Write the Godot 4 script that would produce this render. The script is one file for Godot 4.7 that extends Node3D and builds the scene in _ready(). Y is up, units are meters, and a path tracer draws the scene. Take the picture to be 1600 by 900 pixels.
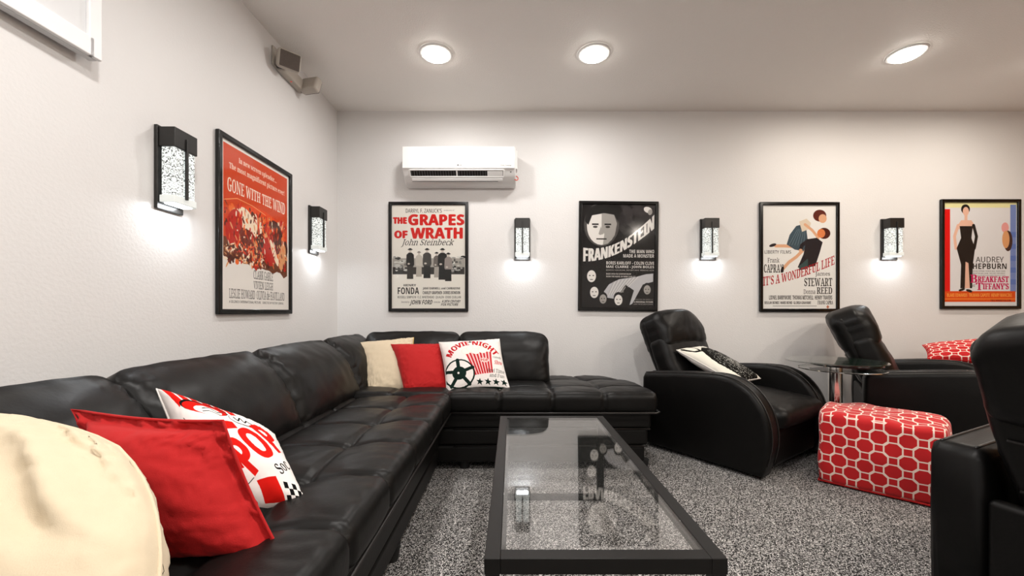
extends Node3D

const EYE := 0.98            # height of the lens
const FOCAL := 630.0         # pixels, for a 1600 x 900 frame
const HORIZON := 488.0       # row of the horizon in that frame
const CEIL := 2.785
const LEFT := -1.569
const RIGHT := 6.2
const BACK := -3.62
const FRONT := 3.2

var M := {}
var taken := {}
var rng := RandomNumberGenerator.new()

const SCONCE := 0.085
const DOWN := 1.75

func _ready() -> void:
	# camera
	var cam := Camera3D.new()
	cam.name = "camera"
	cam.position = Vector3(0, EYE, 0)
	cam.near = 0.05
	cam.far = 60.0
	cam.keep_aspect = Camera3D.KEEP_HEIGHT
	cam.set_frustum(0.05 * 900.0 / FOCAL, Vector2(0, 0.05 * (HORIZON - 450.0) / FOCAL), 0.05, 60.0)
	add_child(cam)
	cam.current = true
	# surroundings and exposure: a closed room, lit by its own fittings
	var env := Environment.new()
	env.background_mode = Environment.BG_COLOR
	env.background_color = Color(0.02, 0.02, 0.02)
	env.tonemap_mode = Environment.TONE_MAPPER_LINEAR
	env.tonemap_exposure = 1.06
	env.sdfgi_enabled = true
	env.ssao_enabled = true
	env.ssil_enabled = true
	var we := WorldEnvironment.new()
	we.name = "surroundings"
	we.environment = env
	add_child(we)

	make_materials()
	# the room
	var cx := (LEFT + RIGHT) / 2
	var cz := (BACK + FRONT) / 2
	var lx := RIGHT - LEFT
	var lz := FRONT - BACK
	struct("floor", block(Vector3(lx + 0.4, 0.2, lz + 0.4), 0.001), M.carpet, Vector3(cx, -0.1, cz), "salt and pepper grey carpet covering the whole floor", "floor")
	struct("ceiling", block(Vector3(lx + 0.4, 0.2, lz + 0.4), 0.001), M.ceiling_paint, Vector3(cx, CEIL + 0.1, cz), "pale grey textured ceiling with recessed lights", "ceiling")
	struct("wall_left", block(Vector3(0.2, CEIL, lz), 0.001), M.wall_paint, Vector3(LEFT - 0.1, CEIL / 2, cz), "light grey side wall beside the long sofa run", "wall")
	struct("wall_back", block(Vector3(lx + 0.4, CEIL, 0.2), 0.001), M.wall_paint, Vector3(cx, CEIL / 2, BACK - 0.1), "light grey end wall hung with four framed posters", "wall")
	struct("wall_right", block(Vector3(0.2, CEIL, lz), 0.001), M.warm_paint, Vector3(RIGHT + 0.1, CEIL / 2, cz), "warm tan wall closing the far side of the room", "wall")
	struct("wall_front", block(Vector3(lx + 0.4, CEIL, 0.2), 0.001), M.wall_paint, Vector3(cx, CEIL / 2, FRONT + 0.1), "light grey wall opposite the posters", "wall")

	# ceiling lights; the first row is in view
	var cool := Color(1.0, 0.985, 0.972)
	var warm := Color(1.0, 0.955, 0.90)
	downlight("round recessed light above the air conditioner, nearest the side wall", -0.53, -2.81, DOWN * 0.6, cool)
	downlight("round recessed light in front of the dark monochrome poster", 0.571, -2.81, DOWN * 0.6, cool)
	downlight("round recessed light over the far recliners, stretched by the wide view", 2.75, -2.81, DOWN * 0.6, warm)
	downlight("round recessed light beyond the far recliners, outside the picture", 3.85, -2.81, DOWN * 0.6, warm)
	for i in 4:
		for j in 2:
			downlight("round recessed light in a row behind the viewer, %s from the side wall, %s row" % [["first", "second", "third", "fourth"][i], ["nearer", "farther"][j]], [-0.53, 0.571, 2.75, 3.85][i], [-0.7, 1.6][j], DOWN * 1.3, cool if i < 2 else warm)

	# furniture
	sofa()
	coffee_table()
	M.links_box = mat("links_box", Color(1, 1, 1), 0.85)
	M.links_box.albedo_texture = cloth_links()
	M.links_box.uv1_triplanar = true
	M.links_box.uv1_scale = Vector3.ONE * 9.0
	M.links_box.uv1_triplanar_sharpness = 24.0
	M.links_box.rim_enabled = true
	M.links_box.rim = 0.3
	recliner("black recliner by the chaise end of the sofa, patterned pillow on its seat", Vector3(1.60, 0, -2.88), deg_to_rad(35))
	recliner("black recliner behind the red pouf, beyond the round glass table", Vector3(3.13, 0, -2.93), deg_to_rad(54)).scale = Vector3.ONE * 1.03
	recliner("black recliner seen from behind, cut off by the picture edge", Vector3(2.03, 0, -1.115), deg_to_rad(107)).scale = Vector3.ONE * 1.0
	side_table()
	ottoman()

	# on the walls
	framed_poster("film poster with an orange red picture, the only one on the side wall", Vector3(LEFT, 1.46, -2.483), PI / 2, printed("print_orange", poster_orange(), 0.35))
	framed_poster("film poster under the air conditioner, thick red title over a group of people", Vector3(-0.747, 1.477, BACK), 0.0, printed("print_family", poster_family(), 0.35))
	framed_poster("dark black and white film poster with white rising title", Vector3(0.945, 1.482, BACK), 0.0, printed("print_dark", poster_dark(), 0.35), -0.010)
	framed_poster("white film poster with a dancing couple above a slanted dark red title", Vector3(2.57, 1.475, BACK), 0.0, printed("print_couple", poster_couple(), 0.35))
	framed_poster("film poster with a figure in black gown between red and blue stripes", Vector3(4.19, 1.50, BACK), 0.0, printed("print_gown", poster_gown(), 0.35))
	sconce("bubbled glass wall light between the white panel and the orange poster", Vector3(LEFT, 1.437, -1.835), PI / 2)
	sconce("bubbled glass wall light between the orange poster and the room corner", Vector3(LEFT, 1.437, -3.17), PI / 2)
	sconce("bubbled glass wall light beside the air conditioner, left of the dark poster", Vector3(0.092, 1.447, BACK), 0.0)
	sconce("bubbled glass wall light between the dark poster and the dancing couple poster", Vector3(1.755, 1.447, BACK), 0.0)
	sconce("bubbled glass wall light between the dancing couple and black gown posters", Vector3(3.375, 1.447, BACK), 0.0)
	air_conditioner()
	emergency_light()
	wall_panel()

	# pillows
	pillow("throw_pillow", "large cream pillow with soft creases in front of the big red pillow", [Vector3(-1.274, 0.787, -0.750), Vector3(-0.646, 0.784, -0.740), Vector3(-0.384, 0.462, -0.440), Vector3(-0.768, 0.462, -0.440)], 0.10, M.cream_cloth, M.cream_cloth, 3, 0.0, 2.2, "", 0.0, 0.85)
	pillow("throw_pillow", "big red flanged pillow on the long sofa run behind the large cream pillow", [Vector3(-1.036, 0.751, -0.95), Vector3(-0.631, 0.743, -0.88), Vector3(-0.479, 0.44, -0.86), Vector3(-0.743, 0.455, -0.80)], 0.085, M.red_cloth, M.red_cloth, 5, 0.14, 1.6)
	pillow("throw_pillow", "white pillow printed with red popcorn letters leaning behind the big red pillow", [Vector3(-1.013, 0.761, -1.15), Vector3(-0.738, 0.60, -1.25), Vector3(-0.545, 0.46, -1.08), Vector3(-0.747, 0.45, -0.98)], 0.09, printed("cloth_pop", cloth_pop(), 0.85), M.plain_cloth, 7, 0.0, 0.8)
	pillow("throw_pillow", "small cream pillow in the sofa corner beside the small red pillow", [Vector3(-1.154, 0.753, -2.95), Vector3(-0.724, 0.794, -2.97), Vector3(-0.657, 0.464, -2.70), Vector3(-0.923, 0.435, -2.62)], 0.075, M.cream_cloth, M.gold_cloth, 9, 0.0, 1.2)
	pillow("throw_pillow", "small plain red pillow between the small cream and movie night pillows", [Vector3(-0.855, 0.754, -2.85), Vector3(-0.506, 0.754, -2.88), Vector3(-0.421, 0.464, -2.66), Vector3(-0.68, 0.445, -2.58)], 0.075, M.red_cloth, M.red_cloth, 11, 0.0, 1.2)
	pillow("throw_pillow", "white pillow printed with movie night lettering, a popcorn box and film reel", [Vector3(-0.512, 0.769, -2.83), Vector3(-0.09, 0.79, -2.86), Vector3(-0.012, 0.476, -2.62), Vector3(-0.417, 0.46, -2.58)], 0.075, printed("cloth_movie", cloth_movie(), 0.85), M.plain_cloth, 13, 0.0, 0.8)
	pillow("throw_pillow", "black and white speckled pillow lying back on the nearer recliner", [Vector3(1.22, 0.70, -2.99), Vector3(1.50, 0.70, -3.20), Vector3(1.80, 0.50, -2.92), Vector3(1.50, 0.50, -2.68)], 0.07, printed("cloth_reels", cloth_reels(), 0.85), M.plain_cloth, 15, 0.0, 0.8)
	var links := mat("links_pillow", Color(1, 1, 1), 0.85)
	links.albedo_texture = M.links_box.albedo_texture
	links.uv1_scale = Vector3(4.5, 4.5, 1)
	pillow("throw_pillow", "red chain link patterned pillow on the recliner arm beneath the black gown poster", [Vector3(3.50, 0.70, -3.44), Vector3(3.86, 0.77, -3.19), Vector3(3.72, 0.60, -2.97), Vector3(3.35, 0.605, -3.25)], 0.065, links, links, 17, 0.0, 0.8)

# ------------------------------------------------------------------ names
func numbered(s: String) -> String:
	if not taken.has(s):
		taken[s] = 0
		return s
	taken[s] += 1
	return "%s_%03d" % [s, taken[s]]

func thing(called: String, label: String, category: String, at := Vector3.ZERO, turn := 0.0, group := "") -> Node3D:
	var o := Node3D.new()
	o.name = numbered(called)
	add_child(o)
	o.position = at
	o.rotation.y = turn
	o.set_meta("label", label)
	o.set_meta("category", category)
	if group:
		o.set_meta("group", group)
	return o

func part(called: String, mesh: Mesh, m: Material, parent: Node, at := Vector3.ZERO, turn := Vector3.ZERO, label := "") -> MeshInstance3D:
	var o := MeshInstance3D.new()
	o.name = called
	o.mesh = mesh
	o.material_override = m
	o.position = at
	o.rotation = turn
	o.cast_shadow = GeometryInstance3D.SHADOW_CASTING_SETTING_ON
	if label:
		o.set_meta("label", label)
	parent.add_child(o, true)
	return o

func struct(called: String, mesh: Mesh, m: Material, at: Vector3, label: String, category: String) -> MeshInstance3D:
	var o := part(called, mesh, m, self, at)
	o.set_meta("kind", "structure")
	o.set_meta("label", label)
	o.set_meta("category", category)
	return o

# ------------------------------------------------------------------ materials
func noise_tex(freq: float, size := 512, kind := FastNoiseLite.TYPE_SIMPLEX_SMOOTH, octaves := 3, sd := 1, ramp: Gradient = null) -> NoiseTexture2D:
	var n := FastNoiseLite.new()
	n.noise_type = kind
	n.frequency = freq
	n.fractal_octaves = octaves
	n.seed = sd
	var t := NoiseTexture2D.new()
	t.width = size
	t.height = size
	t.seamless = true
	t.noise = n
	if ramp:
		t.color_ramp = ramp
	return t

func mat(name_: String, c: Color, rough := 0.6, metal := 0.0) -> StandardMaterial3D:
	var m := StandardMaterial3D.new()
	m.resource_name = name_
	m.albedo_color = c
	m.roughness = rough
	m.metallic = metal
	M[name_] = m
	return m

func relief(m: StandardMaterial3D, t: Texture2D, cm: float, tiles: float, world := false) -> void:
	m.heightmap_enabled = true
	m.heightmap_texture = t
	m.heightmap_scale = cm
	m.uv1_triplanar = true
	m.uv1_world_triplanar = world
	m.uv1_scale = Vector3.ONE * tiles

func glow(name_: String, c: Color, e: float) -> StandardMaterial3D:
	var m := mat(name_, c, 0.4)
	m.emission_enabled = true
	m.emission = c
	m.emission_energy_multiplier = e
	return m

func carpet_image() -> ImageTexture:
	var r := RandomNumberGenerator.new()
	r.seed = 7
	var n := 512
	var im := Image.create(n, n, false, Image.FORMAT_RGB8)
	im.fill(Color(0.2, 0.195, 0.19))
	for i in 30000:
		var v := r.randf()
		var g := 0.05 + 0.22 * v
		if r.randf() < 0.44:
			g = 0.55 + 0.42 * v
		var x := r.randi_range(0, n - 1)
		var y := r.randi_range(0, n - 1)
		im.fill_rect(Rect2i(x, y, r.randi_range(3, 6), r.randi_range(3, 6)), Color(g, g * 0.985, g * 0.97))
	return ImageTexture.create_from_image(im)

func make_materials() -> void:
	var peel := noise_tex(0.035, 512, FastNoiseLite.TYPE_SIMPLEX_SMOOTH, 3, 3)
	var m := mat("wall_paint", Color(0.885, 0.88, 0.875), 0.5)
	relief(m, peel, 0.05, 3.0, true)
	m = mat("ceiling_paint", Color(0.975, 0.962, 0.945), 0.6)
	relief(m, noise_tex(0.05, 512, FastNoiseLite.TYPE_SIMPLEX_SMOOTH, 3, 5), 0.14, 3.2, true)
	m = mat("warm_paint", Color(0.82, 0.62, 0.44), 0.6)
	relief(m, peel, 0.1, 2.2, true)
	m = mat("carpet", Color(1, 1, 1), 1.0)
	m.albedo_texture = carpet_image()
	m.metallic_specular = 0.1
	relief(m, noise_tex(0.25, 512, FastNoiseLite.TYPE_SIMPLEX, 1, 9), 0.15, 2.7, true)
	var hide := noise_tex(0.03, 512, FastNoiseLite.TYPE_CELLULAR, 3, 11)
	m = mat("leather", Color(0.06, 0.056, 0.052), 0.40)
	m.metallic_specular = 0.32
	relief(m, hide, 0.022, 5.0)
	m = mat("recliner_leather", Color(0.045, 0.042, 0.04), 0.40)
	m.metallic_specular = 0.32
	relief(m, hide, 0.022, 5.0)
	m = mat("piping", Color(0.11, 0.10, 0.095), 0.35)
	m = mat("dark_base", Color(0.05, 0.05, 0.05), 0.7)
	m = mat("black_frame", Color(0.025, 0.024, 0.023), 0.2)
	m.metallic_specular = 0.35
	m.clearcoat_enabled = true
	m.clearcoat = 0.3
	m.clearcoat_roughness = 0.08
	m = mat("black_metal", Color(0.09, 0.085, 0.081), 0.42, 0.05)
	m.metallic_specular = 0.32
	m = mat("sconce_metal", Color(0.17, 0.165, 0.16), 0.35, 0.4)
	m = mat("chrome", Color(0.85, 0.84, 0.83), 0.12, 1.0)
	m = mat("glass", Color(0.92, 0.96, 0.94, 0.004), 0.01)
	m.transparency = BaseMaterial3D.TRANSPARENCY_ALPHA
	m = mat("acrylic", Color(0.97, 0.97, 0.97, 0.003), 0.1)
	m.metallic_specular = 0.28
	m.transparency = BaseMaterial3D.TRANSPARENCY_ALPHA
	m = mat("green_glass", Color(0.10, 0.22, 0.17, 0.2), 0.03)
	m.transparency = BaseMaterial3D.TRANSPARENCY_ALPHA
	m = mat("white_plastic", Color(0.94, 0.94, 0.935), 0.3)
	m = mat("grey_plastic", Color(0.42, 0.42, 0.42), 0.4)
	m = mat("beige_plastic", Color(0.72, 0.69, 0.65), 0.5)
	m = mat("dark_plastic", Color(0.09, 0.085, 0.08), 0.4)
	m = mat("white_paint", Color(0.95, 0.95, 0.95), 0.45)
	m = mat("panel_grey", Color(0.86, 0.865, 0.87), 0.5)
	m = mat("backing", Color(0.35, 0.3, 0.25), 0.8)
	m = mat("pink_plastic", Color(0.85, 0.45, 0.4), 0.5)
	var weave := noise_tex(0.2, 256, FastNoiseLite.TYPE_SIMPLEX, 2, 21)
	for a in [["cream_cloth", Color(0.80, 0.74, 0.635)], ["red_cloth", Color(0.67, 0.006, 0.012)], ["plain_cloth", Color(0.90, 0.885, 0.865)], ["gold_cloth", Color(0.80, 0.66, 0.36)]]:
		m = mat(a[0], a[1], 0.85)
		m.rim_enabled = true
		m.rim = 0.3
		relief(m, weave, 0.03, 8.0)
	glow("lamp_lens", Color(1.0, 0.97, 0.93), 24.0)
	glow("sconce_led", Color(0.96, 0.98, 1.0), 8.0)
	glow("indicator", Color(0.9, 0.2, 0.12), 0.6)
	m = glow("clear_glow", Color(0.85, 0.87, 0.86), 0.3)
	# seeded glass lit from the head of the fitting: bubbles are its own pattern
	var r := RandomNumberGenerator.new()
	r.seed = 5
	var im := Image.create(128, 256, false, Image.FORMAT_RGB8)
	im.fill(Color(0.97, 0.985, 0.98))
	for i in 1500:
		var g := r.randf_range(0.08, 0.6)
		im.fill_rect(Rect2i(r.randi_range(0, 127), r.randi_range(0, 255), r.randi_range(1, 5), r.randi_range(1, 4)), Color(g, g * 1.01, g))
	var seeds := ImageTexture.create_from_image(im)
	m = mat("seeded_glass", Color(0.9, 0.92, 0.92), 0.15)
	m.albedo_texture = seeds
	m.emission_enabled = true
	m.emission = Color(1, 1, 1)
	m.emission_operator = BaseMaterial3D.EMISSION_OP_MULTIPLY
	m.emission_texture = seeds
	m.emission_energy_multiplier = 0.5
	m.uv1_triplanar = true
	m.uv1_scale = Vector3(6, 3, 6)
	# prismatic lens of the emergency lamp
	m = mat("prism_lens", Color(0.42, 0.38, 0.35), 0.15)
	relief(m, noise_tex(0.12, 256, FastNoiseLite.TYPE_CELLULAR, 1, 4), 0.5, 9.0)

# ------------------------------------------------------------------ meshes
func tri(st: SurfaceTool, a: Vector3, b: Vector3, c: Vector3, out: Vector3) -> void:
	if (a - c).cross(a - b).dot(out) < 0.0:
		var t := b
		b = c
		c = t
	st.add_vertex(a)
	st.add_vertex(b)
	st.add_vertex(c)

func finish(st: SurfaceTool) -> ArrayMesh:
	st.generate_normals()
	return st.commit()

func ticks(a: float, r: float, cell: float) -> PackedFloat32Array:
	var out := PackedFloat32Array()
	var k := 3
	for i in k:
		out.append(-a + r - r * tan(PI / 4 * (k - i) / k))
	var n := maxi(1, ceili((2 * a - 2 * r) / cell))
	for i in n + 1:
		out.append(-a + r + (2 * a - 2 * r) * i / n)
	for i in k:
		out.append(a - r + r * tan(PI / 4 * (i + 1) / k))
	return out

# A block with rounded edges, its surface in cells; f(p, n) -> p may move every point (upholstery).
func soft(size: Vector3, r: float, cell: float, f = null) -> ArrayMesh:
	var st := SurfaceTool.new()
	st.begin(Mesh.PRIMITIVE_TRIANGLES)
	var half := size / 2
	r = minf(r, minf(half.x, minf(half.y, half.z)) * 0.98)
	var inner := half - Vector3.ONE * r
	for axis in 3:
		var ua := (axis + 1) % 3
		var va := (axis + 2) % 3
		var us := ticks(half[ua], r, cell)
		var vs := ticks(half[va], r, cell)
		for side in [-1.0, 1.0]:
			var grid: Array[Vector3] = []
			var dirs: Array[Vector3] = []
			for u in us:
				for v in vs:
					var p := Vector3.ZERO
					p[axis] = side * half[axis]
					p[ua] = u
					p[va] = v
					var q := p.clamp(-inner, inner)
					var d := (p - q).normalized()
					p = q + d * r
					if f != null:
						p = f.call(p, d)
					grid.append(p)
					dirs.append(d)
			var w := vs.size()
			var outward := Vector3.ZERO
			outward[axis] = side
			for i in us.size() - 1:
				for j in w - 1:
					var ids := [i * w + j, (i + 1) * w + j, (i + 1) * w + j + 1, i * w + j + 1]
					for k in ([0, 2, 1, 0, 3, 2] if side > 0 else [0, 1, 2, 0, 2, 3]):
						if f == null:
							st.set_normal(dirs[ids[k]])
						st.add_vertex(grid[ids[k]])
	if f == null:
		return st.commit()
	return finish(st)

func block(size: Vector3, r := 0.004) -> ArrayMesh:
	return soft(size, r, 10.0)

func tube(pts: PackedVector3Array, r: float, sides := 8, closed := false) -> ArrayMesh:
	var st := SurfaceTool.new()
	st.begin(Mesh.PRIMITIVE_TRIANGLES)
	var rings := []
	var n := pts.size()
	var up := Vector3(0.13, 0.97, 0.21)
	for i in n:
		var a := pts[(i - 1 + n) % n] if closed or i > 0 else pts[i]
		var b := pts[(i + 1) % n] if closed or i < n - 1 else pts[i]
		var t := (b - a).normalized()
		var s := t.cross(up).normalized()
		var w := s.cross(t).normalized()
		var ring := []
		for k in sides:
			var g := TAU * k / sides
			ring.append(pts[i] + (s * cos(g) + w * sin(g)) * r)
		rings.append(ring)
	for i in (n if closed else n - 1):
		var ra: Array = rings[i]
		var rb: Array = rings[(i + 1) % n]
		var ca := pts[i]
		for k in sides:
			var k2 := (k + 1) % sides
			tri(st, ra[k], rb[k], rb[k2], (ra[k] + rb[k2]) / 2 - (ca + pts[(i + 1) % n]) / 2)
			tri(st, ra[k], rb[k2], ra[k2], (ra[k] + rb[k2]) / 2 - (ca + pts[(i + 1) % n]) / 2)
	if not closed:
		for e in [0, n - 1]:
			var d: Vector3 = (pts[0] - pts[1]) if e == 0 else (pts[n - 1] - pts[n - 2])
			for k in sides:
				tri(st, pts[e], rings[e][k], rings[e][(k + 1) % sides], d)
	return finish(st)

# profile of (radius, height) turned round y
func lathe(prof: PackedVector2Array, sides := 40) -> ArrayMesh:
	var st := SurfaceTool.new()
	st.begin(Mesh.PRIMITIVE_TRIANGLES)
	for i in prof.size() - 1:
		st.set_smooth_group(i + 1)
		for k in sides:
			var g0 := TAU * k / sides
			var g1 := TAU * (k + 1) / sides
			var a := Vector3(prof[i].x * cos(g0), prof[i].y, prof[i].x * sin(g0))
			var b := Vector3(prof[i].x * cos(g1), prof[i].y, prof[i].x * sin(g1))
			var c := Vector3(prof[i + 1].x * cos(g1), prof[i + 1].y, prof[i + 1].x * sin(g1))
			var d := Vector3(prof[i + 1].x * cos(g0), prof[i + 1].y, prof[i + 1].x * sin(g0))
			var e := prof[i + 1] - prof[i]
			var o := Vector3(e.y * cos((g0 + g1) / 2), -e.x, e.y * sin((g0 + g1) / 2))
			tri(st, a, b, c, o)
			tri(st, a, c, d, o)
	return finish(st)

# side outline (z, y) given width along x, with rounded rims
func slab(prof: PackedVector2Array, width: float, r: float, steps := 3, puff := 0.0) -> ArrayMesh:
	if not Geometry2D.is_polygon_clockwise(prof):
		prof = prof.duplicate()
		prof.reverse()
	var n := prof.size()
	var normals := []
	for i in n:
		var a := (prof[i] - prof[(i - 1 + n) % n]).normalized()
		var b := (prof[(i + 1) % n] - prof[i]).normalized()
		var t := (a + b).normalized()
		normals.append(Vector2(t.y, -t.x))
	var test := prof[0] + (normals[0] as Vector2) * 0.003
	var sgn := -1.0 if Geometry2D.is_point_in_polygon(test, prof) else 1.0
	var loops := []
	for s in steps + 1:
		var g := PI / 2 * s / steps
		loops.append([-(width / 2 - r) - r * cos(g), r * (1.0 - sin(g))])
	for s in steps + 1:
		var g := PI / 2 * (steps - s) / steps
		loops.append([(width / 2 - r) + r * cos(g), r * (1.0 - sin(g))])
	var st := SurfaceTool.new()
	st.begin(Mesh.PRIMITIVE_TRIANGLES)
	var rows := []
	for l in loops:
		var row := []
		for i in n:
			var p: Vector2 = prof[i] - (normals[i] as Vector2) * sgn * l[1]
			row.append(Vector3(l[0], p.y, p.x))
		rows.append(row)
	for k in rows.size() - 1:
		for i in n:
			var j := (i + 1) % n
			var o2: Vector2 = (normals[i] as Vector2) * sgn
			var o := Vector3(0.3 * (rows[k][i].x + rows[k + 1][i].x), o2.y, o2.x)
			tri(st, rows[k][i], rows[k + 1][i], rows[k + 1][j], o)
			tri(st, rows[k][i], rows[k + 1][j], rows[k][j], o)
	for e in [0, rows.size() - 1]:
		var flat := PackedVector2Array()
		for v in rows[e]:
			flat.append(Vector2(v.z, v.y))
		var ids := Geometry2D.triangulate_polygon(flat)
		for q in range(0, ids.size(), 3):
			tri(st, rows[e][ids[q]], rows[e][ids[q + 1]], rows[e][ids[q + 2]], Vector3(-1 if e == 0 else 1, 0, 0))
	return finish(st)

func smooth_line(pts: Array, per := 6) -> PackedVector2Array:
	var c := PackedVector2Array()
	var n := pts.size()
	for i in n - 1:
		var p0: Vector2 = pts[maxi(i - 1, 0)]
		var p1: Vector2 = pts[i]
		var p2: Vector2 = pts[i + 1]
		var p3: Vector2 = pts[mini(i + 2, n - 1)]
		for k in per:
			c.append(p1.cubic_interpolate(p2, p0, p3, float(k) / per))
	c.append(pts[n - 1])
	return c

func fn(freq: float, sd: int, oct := 2) -> FastNoiseLite:
	var n := FastNoiseLite.new()
	n.noise_type = FastNoiseLite.TYPE_SIMPLEX_SMOOTH
	n.frequency = freq
	n.seed = sd
	n.fractal_octaves = oct
	return n

# ------------------------------------------------------------------ flat print: a small canvas drawn with triangles
class Canvas:
	var im: Image
	var k: float
	var fonts := {}
	func _init(w: float, h: float, per_unit: float, c: Color) -> void:
		k = per_unit
		im = Image.create(int(w * k), int(h * k), false, Image.FORMAT_RGBA8)
		im.fill(c)
	func tri(a: Vector2, b: Vector2, c: Vector2, col: Color) -> void:
		a *= k
		b *= k
		c *= k
		if a.y > b.y:
			var t := a; a = b; b = t
		if b.y > c.y:
			var t := b; b = c; c = t
		if a.y > b.y:
			var t := a; a = b; b = t
		var y0 := maxi(0, ceili(a.y - 0.5))
		var y1 := mini(im.get_height() - 1, floori(c.y - 0.5))
		for y in range(y0, y1 + 1):
			var f := y + 0.5
			var xa := lerpf(a.x, c.x, (f - a.y) / maxf(c.y - a.y, 1e-6))
			var xb := lerpf(a.x, b.x, (f - a.y) / maxf(b.y - a.y, 1e-6)) if f < b.y else lerpf(b.x, c.x, (f - b.y) / maxf(c.y - b.y, 1e-6))
			var x0 := roundi(minf(xa, xb))
			var x1 := roundi(maxf(xa, xb))
			if x1 > x0:
				im.fill_rect(Rect2i(x0, y, x1 - x0, 1), col)
	func poly(flat: Array, col: Color) -> void:
		var p := PackedVector2Array()
		for i in range(0, flat.size(), 2):
			p.append(Vector2(flat[i], flat[i + 1]))
		pv(p, col)
	func pv(p: PackedVector2Array, col: Color) -> void:
		var ids := Geometry2D.triangulate_polygon(p)
		for i in range(0, ids.size(), 3):
			tri(p[ids[i]], p[ids[i + 1]], p[ids[i + 2]], col)
	func rect(x: float, y: float, w: float, h: float, col: Color) -> void:
		im.fill_rect(Rect2i(roundi(x * k), roundi(y * k), roundi(w * k), roundi(h * k)), col)
	func ell(x: float, y: float, rx: float, ry: float, col: Color, rot := 0.0) -> void:
		var last := Vector2(x, y) + Vector2(rx, 0).rotated(rot)
		for i in 24:
			var g := TAU * (i + 1) / 24
			var now := Vector2(x, y) + Vector2(rx * cos(g), ry * sin(g)).rotated(rot)
			tri(Vector2(x, y), last, now, col)
			last = now
	func line(flat: Array, w: float, col: Color) -> void:
		for i in range(0, flat.size() - 2, 2):
			var a := Vector2(flat[i], flat[i + 1])
			var b := Vector2(flat[i + 2], flat[i + 3])
			var s := (b - a).normalized().orthogonal() * w / 2
			tri(a + s, b + s, b - s, col)
			tri(a + s, b - s, a - s, col)
			ell(b.x, b.y, w / 2, w / 2, col)
		ell(flat[0], flat[1], w / 2, w / 2, col)
	# letters stretched to fill the box, then bent by warp(point) -> point
	func text(s: String, font: String, box: Rect2, col: Color, warp = null) -> void:
		if not fonts.has(font):
			var f := SystemFont.new()
			f.font_names = PackedStringArray([font.trim_suffix(" Bold")])
			f.font_weight = 700 if font.ends_with("Bold") else 400
			fonts[font] = f
		var t := TextMesh.new()
		t.font = fonts[font]
		t.text = s
		t.depth = 0.0
		t.font_size = 48
		t.pixel_size = 0.01
		t.curve_step = 3.0
		var a := t.surface_get_arrays(0)
		var v: PackedVector3Array = a[Mesh.ARRAY_VERTEX]
		var ids: PackedInt32Array = a[Mesh.ARRAY_INDEX]
		if v.is_empty():
			return
		var lo := Vector2(1e9, 1e9)
		var hi := -lo
		for p in v:
			lo = lo.min(Vector2(p.x, p.y))
			hi = hi.max(Vector2(p.x, p.y))
		var q := PackedVector2Array()
		for p in v:
			var u := (Vector2(p.x, p.y) - lo) / (hi - lo)
			var d := box.position + Vector2(u.x * box.size.x, (1.0 - u.y) * box.size.y)
			q.append(warp.call(d) if warp != null else d)
		for i in range(0, ids.size(), 3):
			tri(q[ids[i]], q[ids[i + 1]], q[ids[i + 2]], col)
	func done() -> ImageTexture:
		im.resize(im.get_width() / 2, im.get_height() / 2, Image.INTERPOLATE_BILINEAR)
		return ImageTexture.create_from_image(im)

func slant(k: float, y0: float) -> Callable:
	return func(p: Vector2) -> Vector2: return Vector2(p.x + (y0 - p.y) * k, p.y)

func printed(name_: String, t: Texture2D, rough: float) -> StandardMaterial3D:
	var m := mat(name_, Color(1, 1, 1), rough)
	m.albedo_texture = t
	m.metallic_specular = 0.15
	m.texture_repeat = false
	return m

# -- film posters: the words as they stand, the pictures plain stand-ins in the same colours
const PAPER := Color(0.90, 0.885, 0.86)
const INK := Color(0.09, 0.085, 0.085)

func head(c: Canvas, x: float, y: float, s: float, skin: Color, hair: Color) -> void:
	c.ell(x, y - s * 0.25, s * 0.82, s * 0.95, hair)
	c.ell(x, y + s * 0.15, s * 0.68, s * 0.9, skin)
	c.rect(x - s * 0.38, y - s * 0.02, s * 0.22, s * 0.14, hair)
	c.rect(x + s * 0.16, y - s * 0.02, s * 0.22, s * 0.14, hair)
	c.rect(x - s * 0.22, y + s * 0.6, s * 0.44, s * 0.1, hair)

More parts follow.
